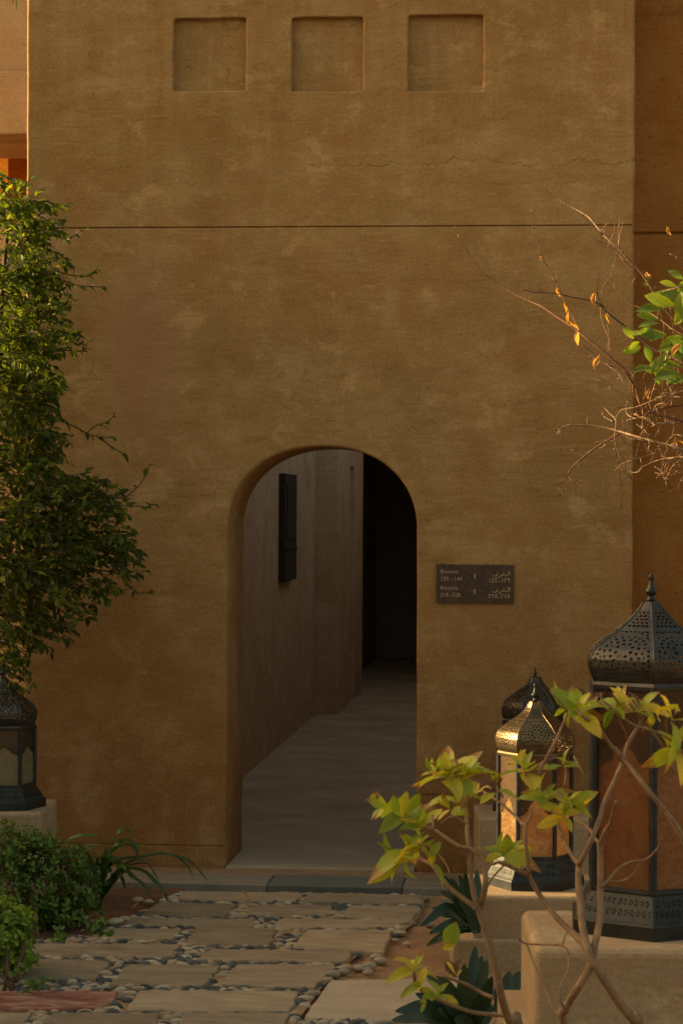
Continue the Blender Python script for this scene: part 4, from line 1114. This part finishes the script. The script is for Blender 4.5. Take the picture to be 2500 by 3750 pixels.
for i, P in enumerate(STRAPS):
    pts = [at_d(x, y, 10.35 + random.uniform(-.12, .10) * (k / len(P))) for k, (x, y) in enumerate(P)]
    if P[0][0] < 420 and i not in (4, 10): pts = [sb + Vector((random.uniform(-.02, .02), random.uniform(-.02, .02), -.05))] + pts[1:]
    w = .030 if i not in (7, 8) else .013
    blade_obj('strap_leaf', pts, w * .8, w, M['strap'], st)

# ================================================================== dark blade plants, right
def blade_plant(label, base, D, tips, w):
    b = at_d(*base, D); root = empty('agave_plant', (b.x, b.y, 0)); tag(root, label, 'plant', 'dark spiky blade leaved plants')
    b0 = Vector((b.x, b.y, max(b.z, -.01)))
    for (x, y, bend) in tips:
        t = at_d(x, y, D + random.uniform(-.15, .1)); m = b0.lerp(t, .55) + Vector((0, 0, bend * (t - b0).length)) + rnd_dir() * .01
        blade_obj('blade', [b0 + rnd_dir() * .015, b0.lerp(m, .5) + Vector((0, 0, .01)), m, m.lerp(t, .6), t], w * .7, w, M['blade'], root, .12, nrm=Vector((0, -1, .5)))
random.seed(51)
blade_plant('dark bluish blade leaved plant beside the middle pedestal', (1745, 3405), 9.05, [(1619, 3204, .05), (1680, 3205, .02), (1615, 3300, .12), (1580, 3326, .14), (1537, 3396, .30), (1561, 3465, .12), (1610, 3266, .12), (1700, 3195, 0), (1746, 3187, 0), (1640, 3390, .2), (1660, 3240, .1), (1590, 3345, .1), (1690, 3225, .02), (1570, 3420, .2), (1650, 3215, .04), (1600, 3440, .15)], .043)
blade_plant('large dark blade leaved plant in front of the pedestals at the bottom edge', (1715, 3800), 7.3, [(1740, 3465, 0), (1783, 3515, 0), (1802, 3577, 0), (1561, 3573, .14), (1445, 3706, .16), (1433, 3738, .12), (1690, 3590, .02), (1640, 3620, .06), (1760, 3640, 0), (1600, 3700, .1), (1720, 3560, 0), (1660, 3740, .1), (1800, 3680, .0), (1770, 3590, 0), (1700, 3530, .0), (1520, 3640, .14), (1600, 3610, .1), (1765, 3500, 0)], .050)
blade_plant('few broad dark blades squeezed between the two right pedestals', (1835, 3700), 6.9, [(1906, 3558, .04), (1866, 3560, .0), (1880, 3610, .05), (1850, 3590, 0)], .05)

# ================================================================== flowering-type bush in front: two shrubs of whorled leaves
random.seed(61)
WSH = [leaf_mesh('w', 6, .46, .22, c, .55, .9, tw) for c, tw in ((.15, .1), (.40, -.2), (.75, .3), (-.2, 0), (.55, .6))]
def bush(label, D, stems, clusters, mats, singles=()):
    root = None; leaves = []
    for i, (P, r0, r1) in enumerate(stems):
        ph = random.uniform(0, 6)
        pts = [at_d(x, y, D + .10 * math.sin(ph + k * .45) + .02 * random.random()) for k, (x, y) in enumerate(P)]
        if root is None:
            foot = Vector((pts[0].x + .05, pts[0].y + .1, -.06)); root = empty('bush', (foot.x, foot.y, 0)); tag(root, label, 'bush', 'bushes of whorled yellow green leaves in the foreground')
        if P[0][1] >= 3740: pts = [Vector((pts[0].x * .6 + foot.x * .4, pts[0].y, -.06)), pts[0].lerp(Vector((foot.x, foot.y, 0)), .45)] + pts
        bm = bmesh.new(); add_tube(bm, pts, r0 * .84 * D / F_PX, r1 * .84 * D / F_PX, 8, 4, .06); bm_obj('stem', bm, M['bark'], root, True)
    for (x, y, L, n, ax, dry) in clusters:
        c = at_d(x, y, D + random.uniform(-.08, .08))
        axis = (RIGHT * ax[0] + UP * ax[1] - FWD * ax[2]).normalized(); s0 = axis.orthogonal().normalized()
        bm = None
        for i in range(n):
            f = i / max(n - 1, 1)
            op = R(22 + 62 * f + random.uniform(-12, 12)); az = i * 2.4 + random.uniform(-.35, .35)
            side = s0.copy(); side.rotate(Matrix.Rotation(az, 3, axis))
            d = axis * math.cos(op) + side * math.sin(op); nrm = axis * math.sin(op) - side * math.cos(op)
            Lw = L * 1.06 * D / F_PX * (0.66 + .46 * f) * random.choice((.62, .85, 1, 1, 1.1, 1.2)) * random.uniform(.9, 1.1)
            p = c - axis * .012 * f
            m = 0 if random.random() > dry else 1
            leaves.append((frame(p, d, nrm + rnd_dir() * .25, Lw, Lw * random.uniform(.85, 1.2)), random.choice((0, 0, 1, 2, 3, 4)), m, rank(p, Lw)))
    for (x0, y0, x1, y1, wf, sh, tow) in singles:          # single leaves measured one by one: base, tip, width, curl, lean to the viewer
        a, b = at_d(x0, y0, D), at_d(x1, y1, D - tow); L = (b - a).length
        leaves.append((frame(a, b - a, -FWD + UP * .25, L, L * wf), sh, 0, rank(a, L)))
    leaf_set(root, leaves, WSH, mats, 300)
    return root
BM = [M['leaf_bush'], M['leaf_brown']]
bush('left foreground bush of yellow green leaf whorls on bare stems beside the doorway', 5.2,
 [([(1890, 3765), (1864, 3740), (1835, 3651), (1818, 3556), (1785, 3432), (1756, 3349), (1736, 3282), (1723, 3204), (1715, 3100), (1711, 3060), (1708, 3000), (1704, 2948), (1690, 2900)], 22, 7),
  ([(1752, 3340), (1768, 3290), (1775, 3245), (1777, 3204), (1769, 3158), (1764, 3073)], 15, 9),
  ([(1740, 3330), (1723, 3311), (1661, 3266), (1619, 3220), (1582, 3170), (1545, 3150), (1505, 3120)], 12, 7),
  ([(1775, 3145), (1720, 3109), (1679, 3100), (1612, 3055), (1577, 3037), (1501, 3017), (1461, 3002), (1412, 2979)], 10, 7),
  ([(1586, 3040), (1584, 3010), (1581, 2985)], 6, 5), ([(1775, 3145), (1800, 3165), (1818, 3160)], 8, 6),
  ([(1690, 2915), (1680, 2860), (1665, 2830)], 8, 6), ([(1706, 3020), (1660, 2990), (1612, 3020)], 5, 4), ([(1806, 3656), (1765, 3639), (1715, 3610), (1682, 3597), (1619, 3577)], 10, 6),
  ([(1906, 3750), (1868, 3726), (1806, 3718), (1731, 3709), (1682, 3693), (1640, 3676), (1582, 3651), (1528, 3614), (1515, 3560)], 12, 7), ([(1570, 3100), (1600, 3125), (1635, 3170), (1650, 3215)], 4, 3), ([(1760, 3300), (1800, 3220), (1850, 3165)], 5, 4)],
 [(1640, 2840, 120, 9, (-.3, 1, .25), .0), (1705, 2835, 135, 9, (.35, 1, .2), .0), (1590, 2830, 100, 6, (-.7, .7, .3), .0), (1672, 2925, 105, 9, (0, 1, .3), .0), (1640, 2960, 70, 4, (-.6, .4, .3), 0),
  (1475, 2990, 118, 9, (-.1, 1, .35), .05), (1420, 2960, 100, 4, (-1, .35, .2), .0), (1530, 3020, 95, 8, (.1, .9, .4), .05), (1500, 3110, 112, 10, (-.05, 1, .35), .05), (1545, 3090, 80, 5, (.6, .7, .3), .25), (1575, 3140, 85, 3, (.3, .9, .3), 0),
  (1470, 3165, 120, 3, (-1, -.45, .3), .0), (1455, 3150, 100, 2, (-.9, -.7, .2), .0), (1858, 3135, 112, 9, (0, 1, .4), .0), (1830, 3130, 90, 4, (-.7, .4, .4), 0), (1900, 3130, 90, 3, (1, .35, .3), .0),
  (1520, 3548, 92, 6, (.1, 1, .4), .0), (1668, 3565, 70, 4, (-.1, .9, .4), .3), (1535, 3610, 75, 7, (-.3, .5, .6), .1), (1605, 3640, 75, 6, (.3, .7, .5), .1), (1560, 3650, 55, 3, (-.4, -.4, .4), .0), (1812, 2885, 85, 7, (0, 1, .3), .35)], BM,
 [(1638, 3470, 1668, 3383, 1.5, 0, .01), (1622, 3474, 1655, 3462, 1.2, 1, .02), (1470, 3162, 1345, 3236, .6, 0, .03), (1482, 3122, 1378, 3178, .6, 0, .02), (1436, 2972, 1350, 2928, .8, 1, .02), (1352, 2925, 1382, 2906, .9, 0, .01), (1452, 2986, 1440, 2916, 1.0, 0, .02), (1470, 2986, 1488, 2902, .9, 0, .02), (1490, 2976, 1545, 2900, .8, 3, .02),
  (1560, 3096, 1592, 3064, .9, 0, .01), (1580, 3170, 1580, 3115, 1.1, 0, .01), (1665, 3545, 1650, 3580, .9, 1, .01), (1560, 3660, 1540, 3712, .6, 0, .01)])
bush('right foreground bush of yellow green leaf whorls crossing in front of the copper lantern', 4.9,
 [([(2340, 3765), (2322, 3740), (2273, 3681), (2229, 3614), (2184, 3543), (2157, 3494), (2135, 3413), (2126, 3324), (2117, 3235), (2119, 3168)], 24, 14),
  ([(2157, 3494), (2126, 3449), (2077, 3400), (2032, 3355), (1992, 3302), (1956, 3248), (1934, 3204), (1918, 3199), (1868, 3175), (1825, 3158)], 16, 8),
  ([(2119, 3168), (2095, 3137), (2068, 3087), (2046, 3034), (2032, 2980), (1992, 2925)], 10, 7),
  ([(2119, 3168), (2139, 3132), (2171, 3061), (2193, 3003), (2215, 2936), (2256, 2846), (2282, 2785), (2297, 2729), (2322, 2683), (2348, 2637), (2330, 2590)], 12, 8),
  ([(2068, 3765), (2068, 3704), (2090, 3659), (2130, 3596), (2165, 3530), (2175, 3471), (2188, 3413), (2197, 3346), (2197, 3257), (2197, 3168), (2197, 3092)], 18, 15),
  ([(2197, 3092), (2179, 3074), (2157, 3038), (2112, 3003), (2085, 2960)], 8, 6), ([(2197, 3092), (2215, 3047), (2237, 3012), (2246, 2976), (2255, 2936)], 11, 7),
  ([(2202, 3248), (2229, 3221), (2260, 3186), (2304, 3159), (2362, 3150), (2398, 3119), (2420, 3092), (2425, 3074)], 7, 4), ([(2235, 3230), (2282, 3226), (2318, 3204), (2340, 3163)], 5, 4),
  ([(1898, 3436), (1920, 3456), (1978, 3460), (2059, 3465), (2081, 3498), (2081, 3547), (2068, 3583), (2048, 3623), (2054, 3668), (2068, 3699)], 5, 5), ([(1929, 3462), (1956, 3534), (1992, 3614), (2023, 3690), (2054, 3721)], 5, 4), ([(2059, 3465), (2070, 3425), (2095, 3391)], 4, 3),
  ([(2488, 3060), (2455, 3000), (2414, 2948), (2363, 2882), (2322, 2826), (2277, 2785), (2231, 2723), (2190, 2667), (2139, 2627), (2110, 2600)], 12, 7),
  ([(2520, 3140), (2488, 3047), (2425, 2958), (2376, 2900), (2300, 2800), (2250, 2740)], 12, 9), ([(2470, 2830), (2445, 2785), (2430, 2739), (2379, 2672), (2338, 2616), (2302, 2575)], 9, 6), ([(2440, 2800), (2442, 2700), (2438, 2640), (2470, 2625)], 6, 5),
  ([(2297, 2700), (2270, 2640), (2258, 2575)], 5, 4), ([(1934, 3200), (1932, 3147), (1924, 3086), (1924, 3022), (1911, 3018), (1891, 2994), (1831, 2941), (1770, 2900)], 10, 5), ([(1920, 3025), (1944, 2990), (1944, 2957)], 7, 5),
  ([(1948, 2890), (1955, 2871), (1996, 2785), (2032, 2718), (2057, 2662), (2078, 2611)], 8, 5), ([(1940, 2880), (1920, 2840), (1912, 2810)], 9, 7), ([(1935, 2840), (1990, 2790), (2040, 2775)], 4, 3), ([(2065, 2880), (2072, 2830), (2065, 2790)], 5, 4),
  ([(2150, 2860), (2100, 2770), (2052, 2990)][:2], 5, 4), ([(2078, 2611), (2040, 2560), (2010, 2530)], 4, 2), ([(2202, 2560), (2310, 2650), (2400, 2680), (2500, 2740)], 5, 4)],
 [(2118, 2605, 118, 9, (.05, .9, .4), .12), (2075, 2600, 100, 4, (-1, .1, .3), .0), (2160, 2570, 90, 3, (.6, .8, .2), .35), (2275, 2590, 105, 9, (-.2, .8, .5), .08), (2345, 2590, 105, 8, (.3, .8, .5), .05), (2240, 2610, 85, 4, (-.9, -.2, .4), .0), (2400, 2600, 95, 3, (1, .2, .3), .0),
  (2470, 2630, 100, 5, (.8, .6, .3), .1), (2475, 2740, 105, 6, (.3, .4, .7), .05), (2440, 2740, 80, 3, (-.7, .2, .5), 0), (1925, 2815, 98, 8, (-.1, 1, .35), .0), (1890, 2800, 80, 2, (-1, .1, .3), .0), (2062, 2790, 78, 6, (.1, 1, .3), .0),
  (1998, 2920, 96, 8, (-.1, .9, .45), .05), (1960, 2895, 76, 2, (-1, .25, .3), .0), (2085, 2935, 90, 7, (.2, .9, .45), .04), (2065, 2985, 84, 6, (.2, .5, .6), .08), (2110, 2960, 90, 4, (1, .4, .3), .0), (1811, 2890, 80, 5, (-.1, .8, .5), .5)], BM)

# ================================================================== bare-branched tree on the right
random.seed(71)
DR = 7.9
rt = empty('bare_tree', (2.9, -3.9, 0)); tag(rt, 'half bare tree at the right edge with reddish twigs and dry orange leaves', 'tree')
BR = [([(2620, 1570), (2500, 1544), (2432, 1524), (2375, 1504), (2345, 1480), (2329, 1421), (2306, 1386), (2283, 1352), (2243, 1318), (2203, 1283), (2145, 1237), (2094, 1197), (2036, 1157), (1979, 1122), (1933, 1099), (1876, 1071), (1830, 1042), (1789, 1013), (1749, 979), (1715, 927), (1686, 876), (1663, 824)], 8, .9, 'bark_red'),
 ([(2620, 1390), (2500, 1329), (2461, 1306), (2404, 1283), (2346, 1243), (2306, 1209), (2260, 1174), (2220, 1140), (2197, 1114), (2151, 1099), (2094, 1088), (2036, 1076), (1956, 1068), (1904, 1056)], 5.5, 1.6, 'bark_dark'),
 ([(2210, 1125), (2190, 1085), (2186, 1059), (2191, 1002), (2203, 975)], 3, 1.4, 'bark_dark'),
 ([(2560, 1260), (2480, 1180), (2421, 1111), (2392, 1065), (2352, 1002), (2306, 956), (2260, 904), (2208, 861), (2180, 824), (2151, 789), (2099, 761), (2048, 729), (2002, 698), (1979, 663), (1973, 634)], 6, 1.2, 'bark'),
 ([(2208, 861), (2163, 824), (2117, 778), (2053, 738)], 3, 1, 'bark_dark'), ([(2300, 950), (2260, 921), (2214, 893), (2174, 870), (2145, 848)], 3.5, 1.3, 'bark'),
 ([(2225, 900), (2250, 840), (2241, 800), (2237, 790)], 2, 1, 'bark'), ([(2265, 905), (2270, 860), (2282, 815), (2281, 800)], 2.4, 1.2, 'bark'), ([(2215, 870), (2213, 830), (2230, 815)], 1.6, 1, 'bark'),
 ([(2120, 1210), (2111, 1191), (2082, 1134), (2042, 1053), (2025, 1008), (1990, 950), (1967, 887), (1947, 818), (1939, 749), (1930, 730)], 2.6, 1.2, 'bark_red'),
 ([(2197, 1128), (2200, 1160), (2209, 1197), (2226, 1237), (2225, 1290)], 2, 1.2, 'bark_red'), ([(2225, 1290), (2232, 1240), (2222, 1190)], 1.6, 1, 'bark_red'),
 ([(2560, 1250), (2500, 1225), (2461, 1203), (2404, 1163), (2346, 1128), (2289, 1099), (2231, 1025), (2208, 979)], 4, 1.2, 'bark'),
 ([(2257, 915), (2240, 1000), (2225, 1020), (2200, 1060)], 1.6, 1, 'bark_red'), ([(2270, 800), (2262, 860), (2270, 940), (2330, 1010)], 1.6, 1.2, 'bark_red'),
 ([(2620, 1690), (2500, 1650), (2461, 1633), (2392, 1616), (2318, 1593), (2277, 1582), (2220, 1570), (2145, 1556), (2076, 1559), (2040, 1575), (2028, 1570)], 7, 2.4, 'bark'), ([(2048, 1570), (2038, 1592)], 2, 1, 'bark'), ([(2147, 1556), (2149, 1525)], 2, 1.5, 'bark'),
 ([(2275, 1584), (2209, 1622), (2163, 1656), (2117, 1691), (2090, 1720), (2076, 1742)], 6, 3.4, 'bark_red'), ([(2076, 1742), (2059, 1765), (2010, 1780), (1973, 1778)], 3, 1.2, 'bark_red'), ([(2078, 1742), (2099, 1765), (2145, 1785)], 3, 1.2, 'bark_red'), ([(2076, 1742), (2050, 1745), (2028, 1755)], 1.8, 1, 'bark'), ([(2072, 1750), (2058, 1780), (2046, 1788)], 2, 1, 'bark_red'), ([(2117, 1691), (2117, 1715)], 1.5, 1, 'bark'), ([(2150, 1665), (2112, 1650)], 1.5, 1, 'bark'),
 ([(2250, 1590), (2254, 1541), (2231, 1513), (2209, 1493)], 3.6, 1.8, 'bark'), ([(2250, 1545), (2210, 1525), (2204, 1505)], 3, 1.5, 'bark'), ([(2225, 1615), (2205, 1640), (2190, 1635)], 2, 1, 'bark'), ([(2220, 1620), (2200, 1630), (2185, 1618)], 1.6, 1, 'bark'),
 ([(2620, 1660), (2500, 1674), (2432, 1679), (2392, 1691), (2358, 1708)], 5, 2.5, 'bark'), ([(2560, 1660), (2460, 1655), (2375, 1668), (2289, 1685), (2260, 1650), (2249, 1616), (2250, 1585)], 3.4, 2, 'bark'),
 ([(2560, 1410), (2500, 1432), (2421, 1455), (2335, 1490), (2277, 1501), (2254, 1530)], 4, 1.6, 'bark'), ([(2560, 1470), (2500, 1484), (2432, 1495), (2363, 1518), (2312, 1530), (2283, 1576)], 4.5, 2.4, 'bark_dark'), ([(2320, 1515), (2360, 1530), (2400, 1550), (2500, 1550)], 5, 3, 'bark'),
 ([(2310, 1375), (2260, 1352), (2197, 1326), (2151, 1300), (2094, 1289)], 3, 1.2, 'bark_dark'), ([(2197, 1326), (2170, 1290), (2130, 1262)], 1.6, .9, 'bark_dark'), ([(2340, 1395), (2260, 1392), (2190, 1387)], 2, 1, 'bark_dark'), ([(2249, 1622), (2260, 1691), (2272, 1777), (2277, 1863)], 1.8, 1, 'bark_dark'),
 ([(2330, 1500), (2300, 1460), (2250, 1425), (2235, 1412)], 1.6, 1, 'bark_red'), ([(2500, 1050), (2421, 1068), (2392, 1073)], 3, 1.5, 'bark'), ([(2560, 950), (2500, 945), (2450, 928)], 3, 1.5, 'bark'), ([(2520, 1040), (2480, 1010), (2450, 995)], 1.6, 1, 'bark_dark'),
 ([(2427, 1440), (2420, 1300), (2432, 1200), (2404, 1110)], 2.2, 1.4, 'bark_red'), ([(2500, 1420), (2470, 1300), (2462, 1200), (2450, 1120)], 2.2, 1.2, 'bark_red'), ([(2375, 1480), (2400, 1400), (2440, 1330), (2470, 1290)], 2.4, 1.4, 'bark'), ([(2455, 1490), (2462, 1440), (2440, 1400), (2470, 1350)], 3, 1.4, 'bark'),
 ([(2430, 1490), (2415, 1440), (2400, 1420)], 3, 1.4, 'bark'), ([(2350, 1500), (2353, 1560), (2345, 1610)], 2, 1, 'bark'), ([(2400, 1530), (2410, 1570), (2400, 1600)], 2, 1, 'bark'), ([(2500, 1600), (2470, 1590), (2440, 1620)], 2.4, 1.2, 'bark'), ([(2420, 1640), (2400, 1650), (2375, 1700)], 1.8, 1, 'bark'),
 ([(2560, 1710), (2480, 1735), (2415, 1745)], 2.6, 1.4, 'bark'), ([(2520, 1760), (2490, 1720), (2470, 1735)], 2, 1, 'bark')]
for _ in range(46):                                    # the tangle of fine dead twigs low on the right
    x, y = random.uniform(2290, 2560), random.uniform(1380, 1780); a = R(random.choice((random.uniform(120, 240), random.uniform(-60, 60), random.uniform(60, 120)))); P = [(x, y)]
    for k in range(random.randint(3, 6)):
        a += random.gauss(0, .45); l = random.uniform(12, 32); P.append((P[-1][0] + l * math.cos(a), P[-1][1] - l * math.sin(a)))
    BR.append((P, random.uniform(1.6, 3.2), 1.0, random.choice(('bark', 'bark', 'bark_red', 'bark_dark'))))
for _ in range(16):                                    # the rest of its crown, to the right of the picture
    x, y = random.uniform(2590, 2640), random.uniform(1150, 1640); a = random.uniform(-.6, 1.9); P = [(x, y)]
    for k in range(random.randint(6, 11)):
        a += random.gauss(0, .22); P.append((P[-1][0] + 75 * math.cos(a), P[-1][1] - 75 * math.sin(a)))
    BR.append((P, random.uniform(4, 8), 1.4, random.choice(('bark', 'bark_red', 'bark_dark'))))
jit = lambda: random.uniform(-.03, .03)
for P, r0, r1, mk in BR:
    ph = random.uniform(0, 6); k0 = random.uniform(.3, .6)
    pts = [at_d(x + random.uniform(-2, 2), y + random.uniform(-2, 2), DR + .09 * math.sin(ph + k * k0)) for k, (x, y) in enumerate(P)]
    bm = bmesh.new(); add_tube(bm, pts, r0 * .82 * DR / F_PX, r1 * .8 * DR / F_PX, 6, 3, .14)
    L = sum((b - a).length for a, b in zip(pts, pts[1:]))
    Q = catmull(pts, 3)
    for _ in range(int(L * 20)):                       # spurs along the twig
        i = random.randrange(1, len(Q)); t = (Q[i] - Q[i - 1]).normalized(); s = (t + rnd_dir() * 1.2).normalized() * random.uniform(.008, .034)
        add_tube(bm, [Q[i], Q[i] + s], .0014, .0008, 3, 1)
    bm_obj('branch', bm, M[mk], rt, True)
bm = bmesh.new(); add_tube(bm, [(2.9, -3.9, -.05), (2.75, -3.85, .8), (2.62, -3.9, 1.6), at_d(2620, 1590, DR), at_d(2610, 1390, DR), at_d(2580, 1220, DR)], .045, .012, 9, 4, .05); bm_obj('trunk', bm, M['bark'], rt, True)
leaves = []
DSH = [leaf_mesh('d', 5, .34, .5, .5, .45, 1, 1.2), leaf_mesh('d', 5, .40, .6, -.3, .5, 1, -1.0)]
GSH = [leaf_mesh('g', 6, .50, .2, c, .55, .9, tw) for c, tw in ((.15, .1), (.4, -.2), (-.1, 0), (.25, .3))]
SHP = DSH + GSH
for (x, y, L, ang) in ((2039, 1050, 48, -85), (2067, 1105, 50, -85), (2080, 1140, 55, -80), (2085, 1170, 55, -60), (2116, 1200, 78, -78), (2195, 1300, 66, -110), (2223, 1145, 45, -95), (2174, 1070, 60, -90), (1978, 935, 26, -80), (2495, 1255, 80, -120), (2378, 1420, 50, -95), (2363, 995, 40, -60), (2355, 1005, 34, -20), (2470, 1600, 40, -70), (2480, 1610, 40, -40), (2440, 828, 45, -60)):
    d = RIGHT * math.cos(R(ang)) + UP * math.sin(R(ang)) - FWD * random.uniform(-.2, .4); p = at_d(x, y, DR - .03); Lw = L * .84 * DR / F_PX
    leaves.append((frame(p, d, -FWD + rnd_dir() * .5 + Vector((-.4, 0, 0)), Lw), random.randrange(2), 1, rank(p, Lw)))
for (x, y, L, ang, up) in ((2425, 1135, 95, 172, .5), (2470, 1120, 120, 165, .3), (2410, 1172, 85, 172, .8), (2415, 1185, 80, 182, .6), (2320, 1240, 62, 130, .1), (2365, 1222, 70, 178, .9), (2420, 1235, 110, 176, .6), (2385, 1250, 60, 100, .2), (2345, 1270, 70, -165, .3), (2360, 1262, 66, -70, .2), (2340, 1250, 55, -140, .2), (2440, 1225, 95, -172, .5),
                           (2450, 1240, 90, -30, .5), (2455, 1300, 105, -140, .4), (2400, 1320, 60, -110, .5), (2400, 1352, 95, 175, .8), (2400, 1358, 50, -70, .3), (2440, 1352, 80, 175, .5), (2500, 1345, 100, 170, .5), (2480, 1362, 90, -170, .6), (2500, 1100, 95, 150, .2), (2480, 1080, 70, 60, .2), (2500, 1180, 110, 100, .3), (2470, 1190, 90, 60, .3), (2500, 1230, 100, -150, .3),
                           (2500, 1020, 60, 150, .4), (2480, 1050, 70, 170, .7), (2490, 1130, 90, 40, .4), (2530, 1160, 100, 130, .4), (2455, 1260, 75, -60, .4), (2368, 1030, 26, 60, .3), (2375, 1045, 24, 160, .3), (2420, 1330, 55, 60, .4), (2510, 1300, 90, 150, .4), (2520, 1380, 80, 190, .4)):
    d = RIGHT * math.cos(R(ang)) + UP * math.sin(R(ang)) - FWD * random.uniform(-.1, .4); p = at_d(x, y, DR - .02 + jit()); Lw = L * DR / F_PX
    leaves.append((frame(p, d, UP * up - FWD * (1 - up * .6) + rnd_dir() * .3, Lw), 2 + random.randrange(4), 0, rank(p, Lw)))
leaf_set(rt, leaves, SHP, [M['leaf_green'], M['leaf_dry']], 300)

# palm tips hanging in at the very top left
pf_ = empty('palm_frond', at_d(30, -420, 10.6)); tag(pf_, 'dark palm leaf tips hanging into the top left corner', 'plant')
random.seed(81)
for (x, y) in ((22, 4), (48, 18), (62, 42), (36, -10), (5, -4)):
    blade_obj('leaflet', [at_d(30, -420, 10.6), at_d(30 + (x - 30) * .3, -250, 10.55), at_d(30 + (x - 30) * .7, -110, 10.5), at_d(x, y, 10.5)], .02, .022, M['strap'], pf_, .2, nrm=Vector((0, -1, .1)))

# dry leaves on the soil
random.seed(91)
for i, (x, y, lab) in enumerate(((512, 3316, 'curled pale dry leaf on the dark soil near the end of the strap leaves'), (327, 3378, 'orange dry leaf on the soil at the foot of the dark shrub'),
        (395, 3362, 'small dry leaf at the foot of the strap plant, nearest the paving'), (905, 3298, 'tiny orange dry leaf on the paving joint in front of the doorway'))):
    p = at_z(x, y, .0); me = np_mesh('dry_leaf', *DSH[i % 2]); me.materials.append(M['leaf_dry'])
    o = link_mesh('dry_leaf', me); o.matrix_world = frame((p.x, p.y, .004), Vector((random.uniform(-1, 1), random.uniform(-1, 1), .1)), Vector((0, 0, 1)) + rnd_dir() * .4, random.uniform(.03, .05))
    tag(o, lab, 'leaf', 'dry leaves on the ground')

# ================================================================== unseen blocks added left of the frame to shape the sunlight
def add_sun_blocker(label, x0, x1, y0, y1, h):
    o = empty('sun_blocker', ((x0 + x1) / 2, (y0 + y1) / 2, 0)); tag(o, label, 'building')
    bm = bmesh.new(); add_box(bm, x0, x1, y0, y1, -.06, h, .05); bm_obj('wall', bm, M['wall_back'], o)
    bm = bmesh.new(); add_box(bm, x0 - .08, x1 + .08, y0 + .002, y1 - .002, h - .5, h - .38, .02); bm_obj('cornice', bm, M['wall_back'], o)
TE = math.tan(SUN_EL); BX = -6.5
gy = pm.y + (pm.x - BX) * math.tan(SUN_AZ)  # gap between the blockers placed so sun reaches the middle lantern
hg = .10 + (pm.x - BX) / math.cos(SUN_AZ) * TE
add_sun_blocker('tall unseen block added to keep the sun off the near court', BX - 0.45, BX, -26, gy - .30, 1.95 + 7.8 * TE)
add_sun_blocker('low unseen link added to let a strip of sun reach the lantern', BX - 0.45, BX, gy - .297, gy + .237, hg)
add_sun_blocker('unseen block added to keep the sun off the lower wall and tree', BX - 0.45, BX, gy + .24, 1.9, 2.5 + 4.9 * TE)
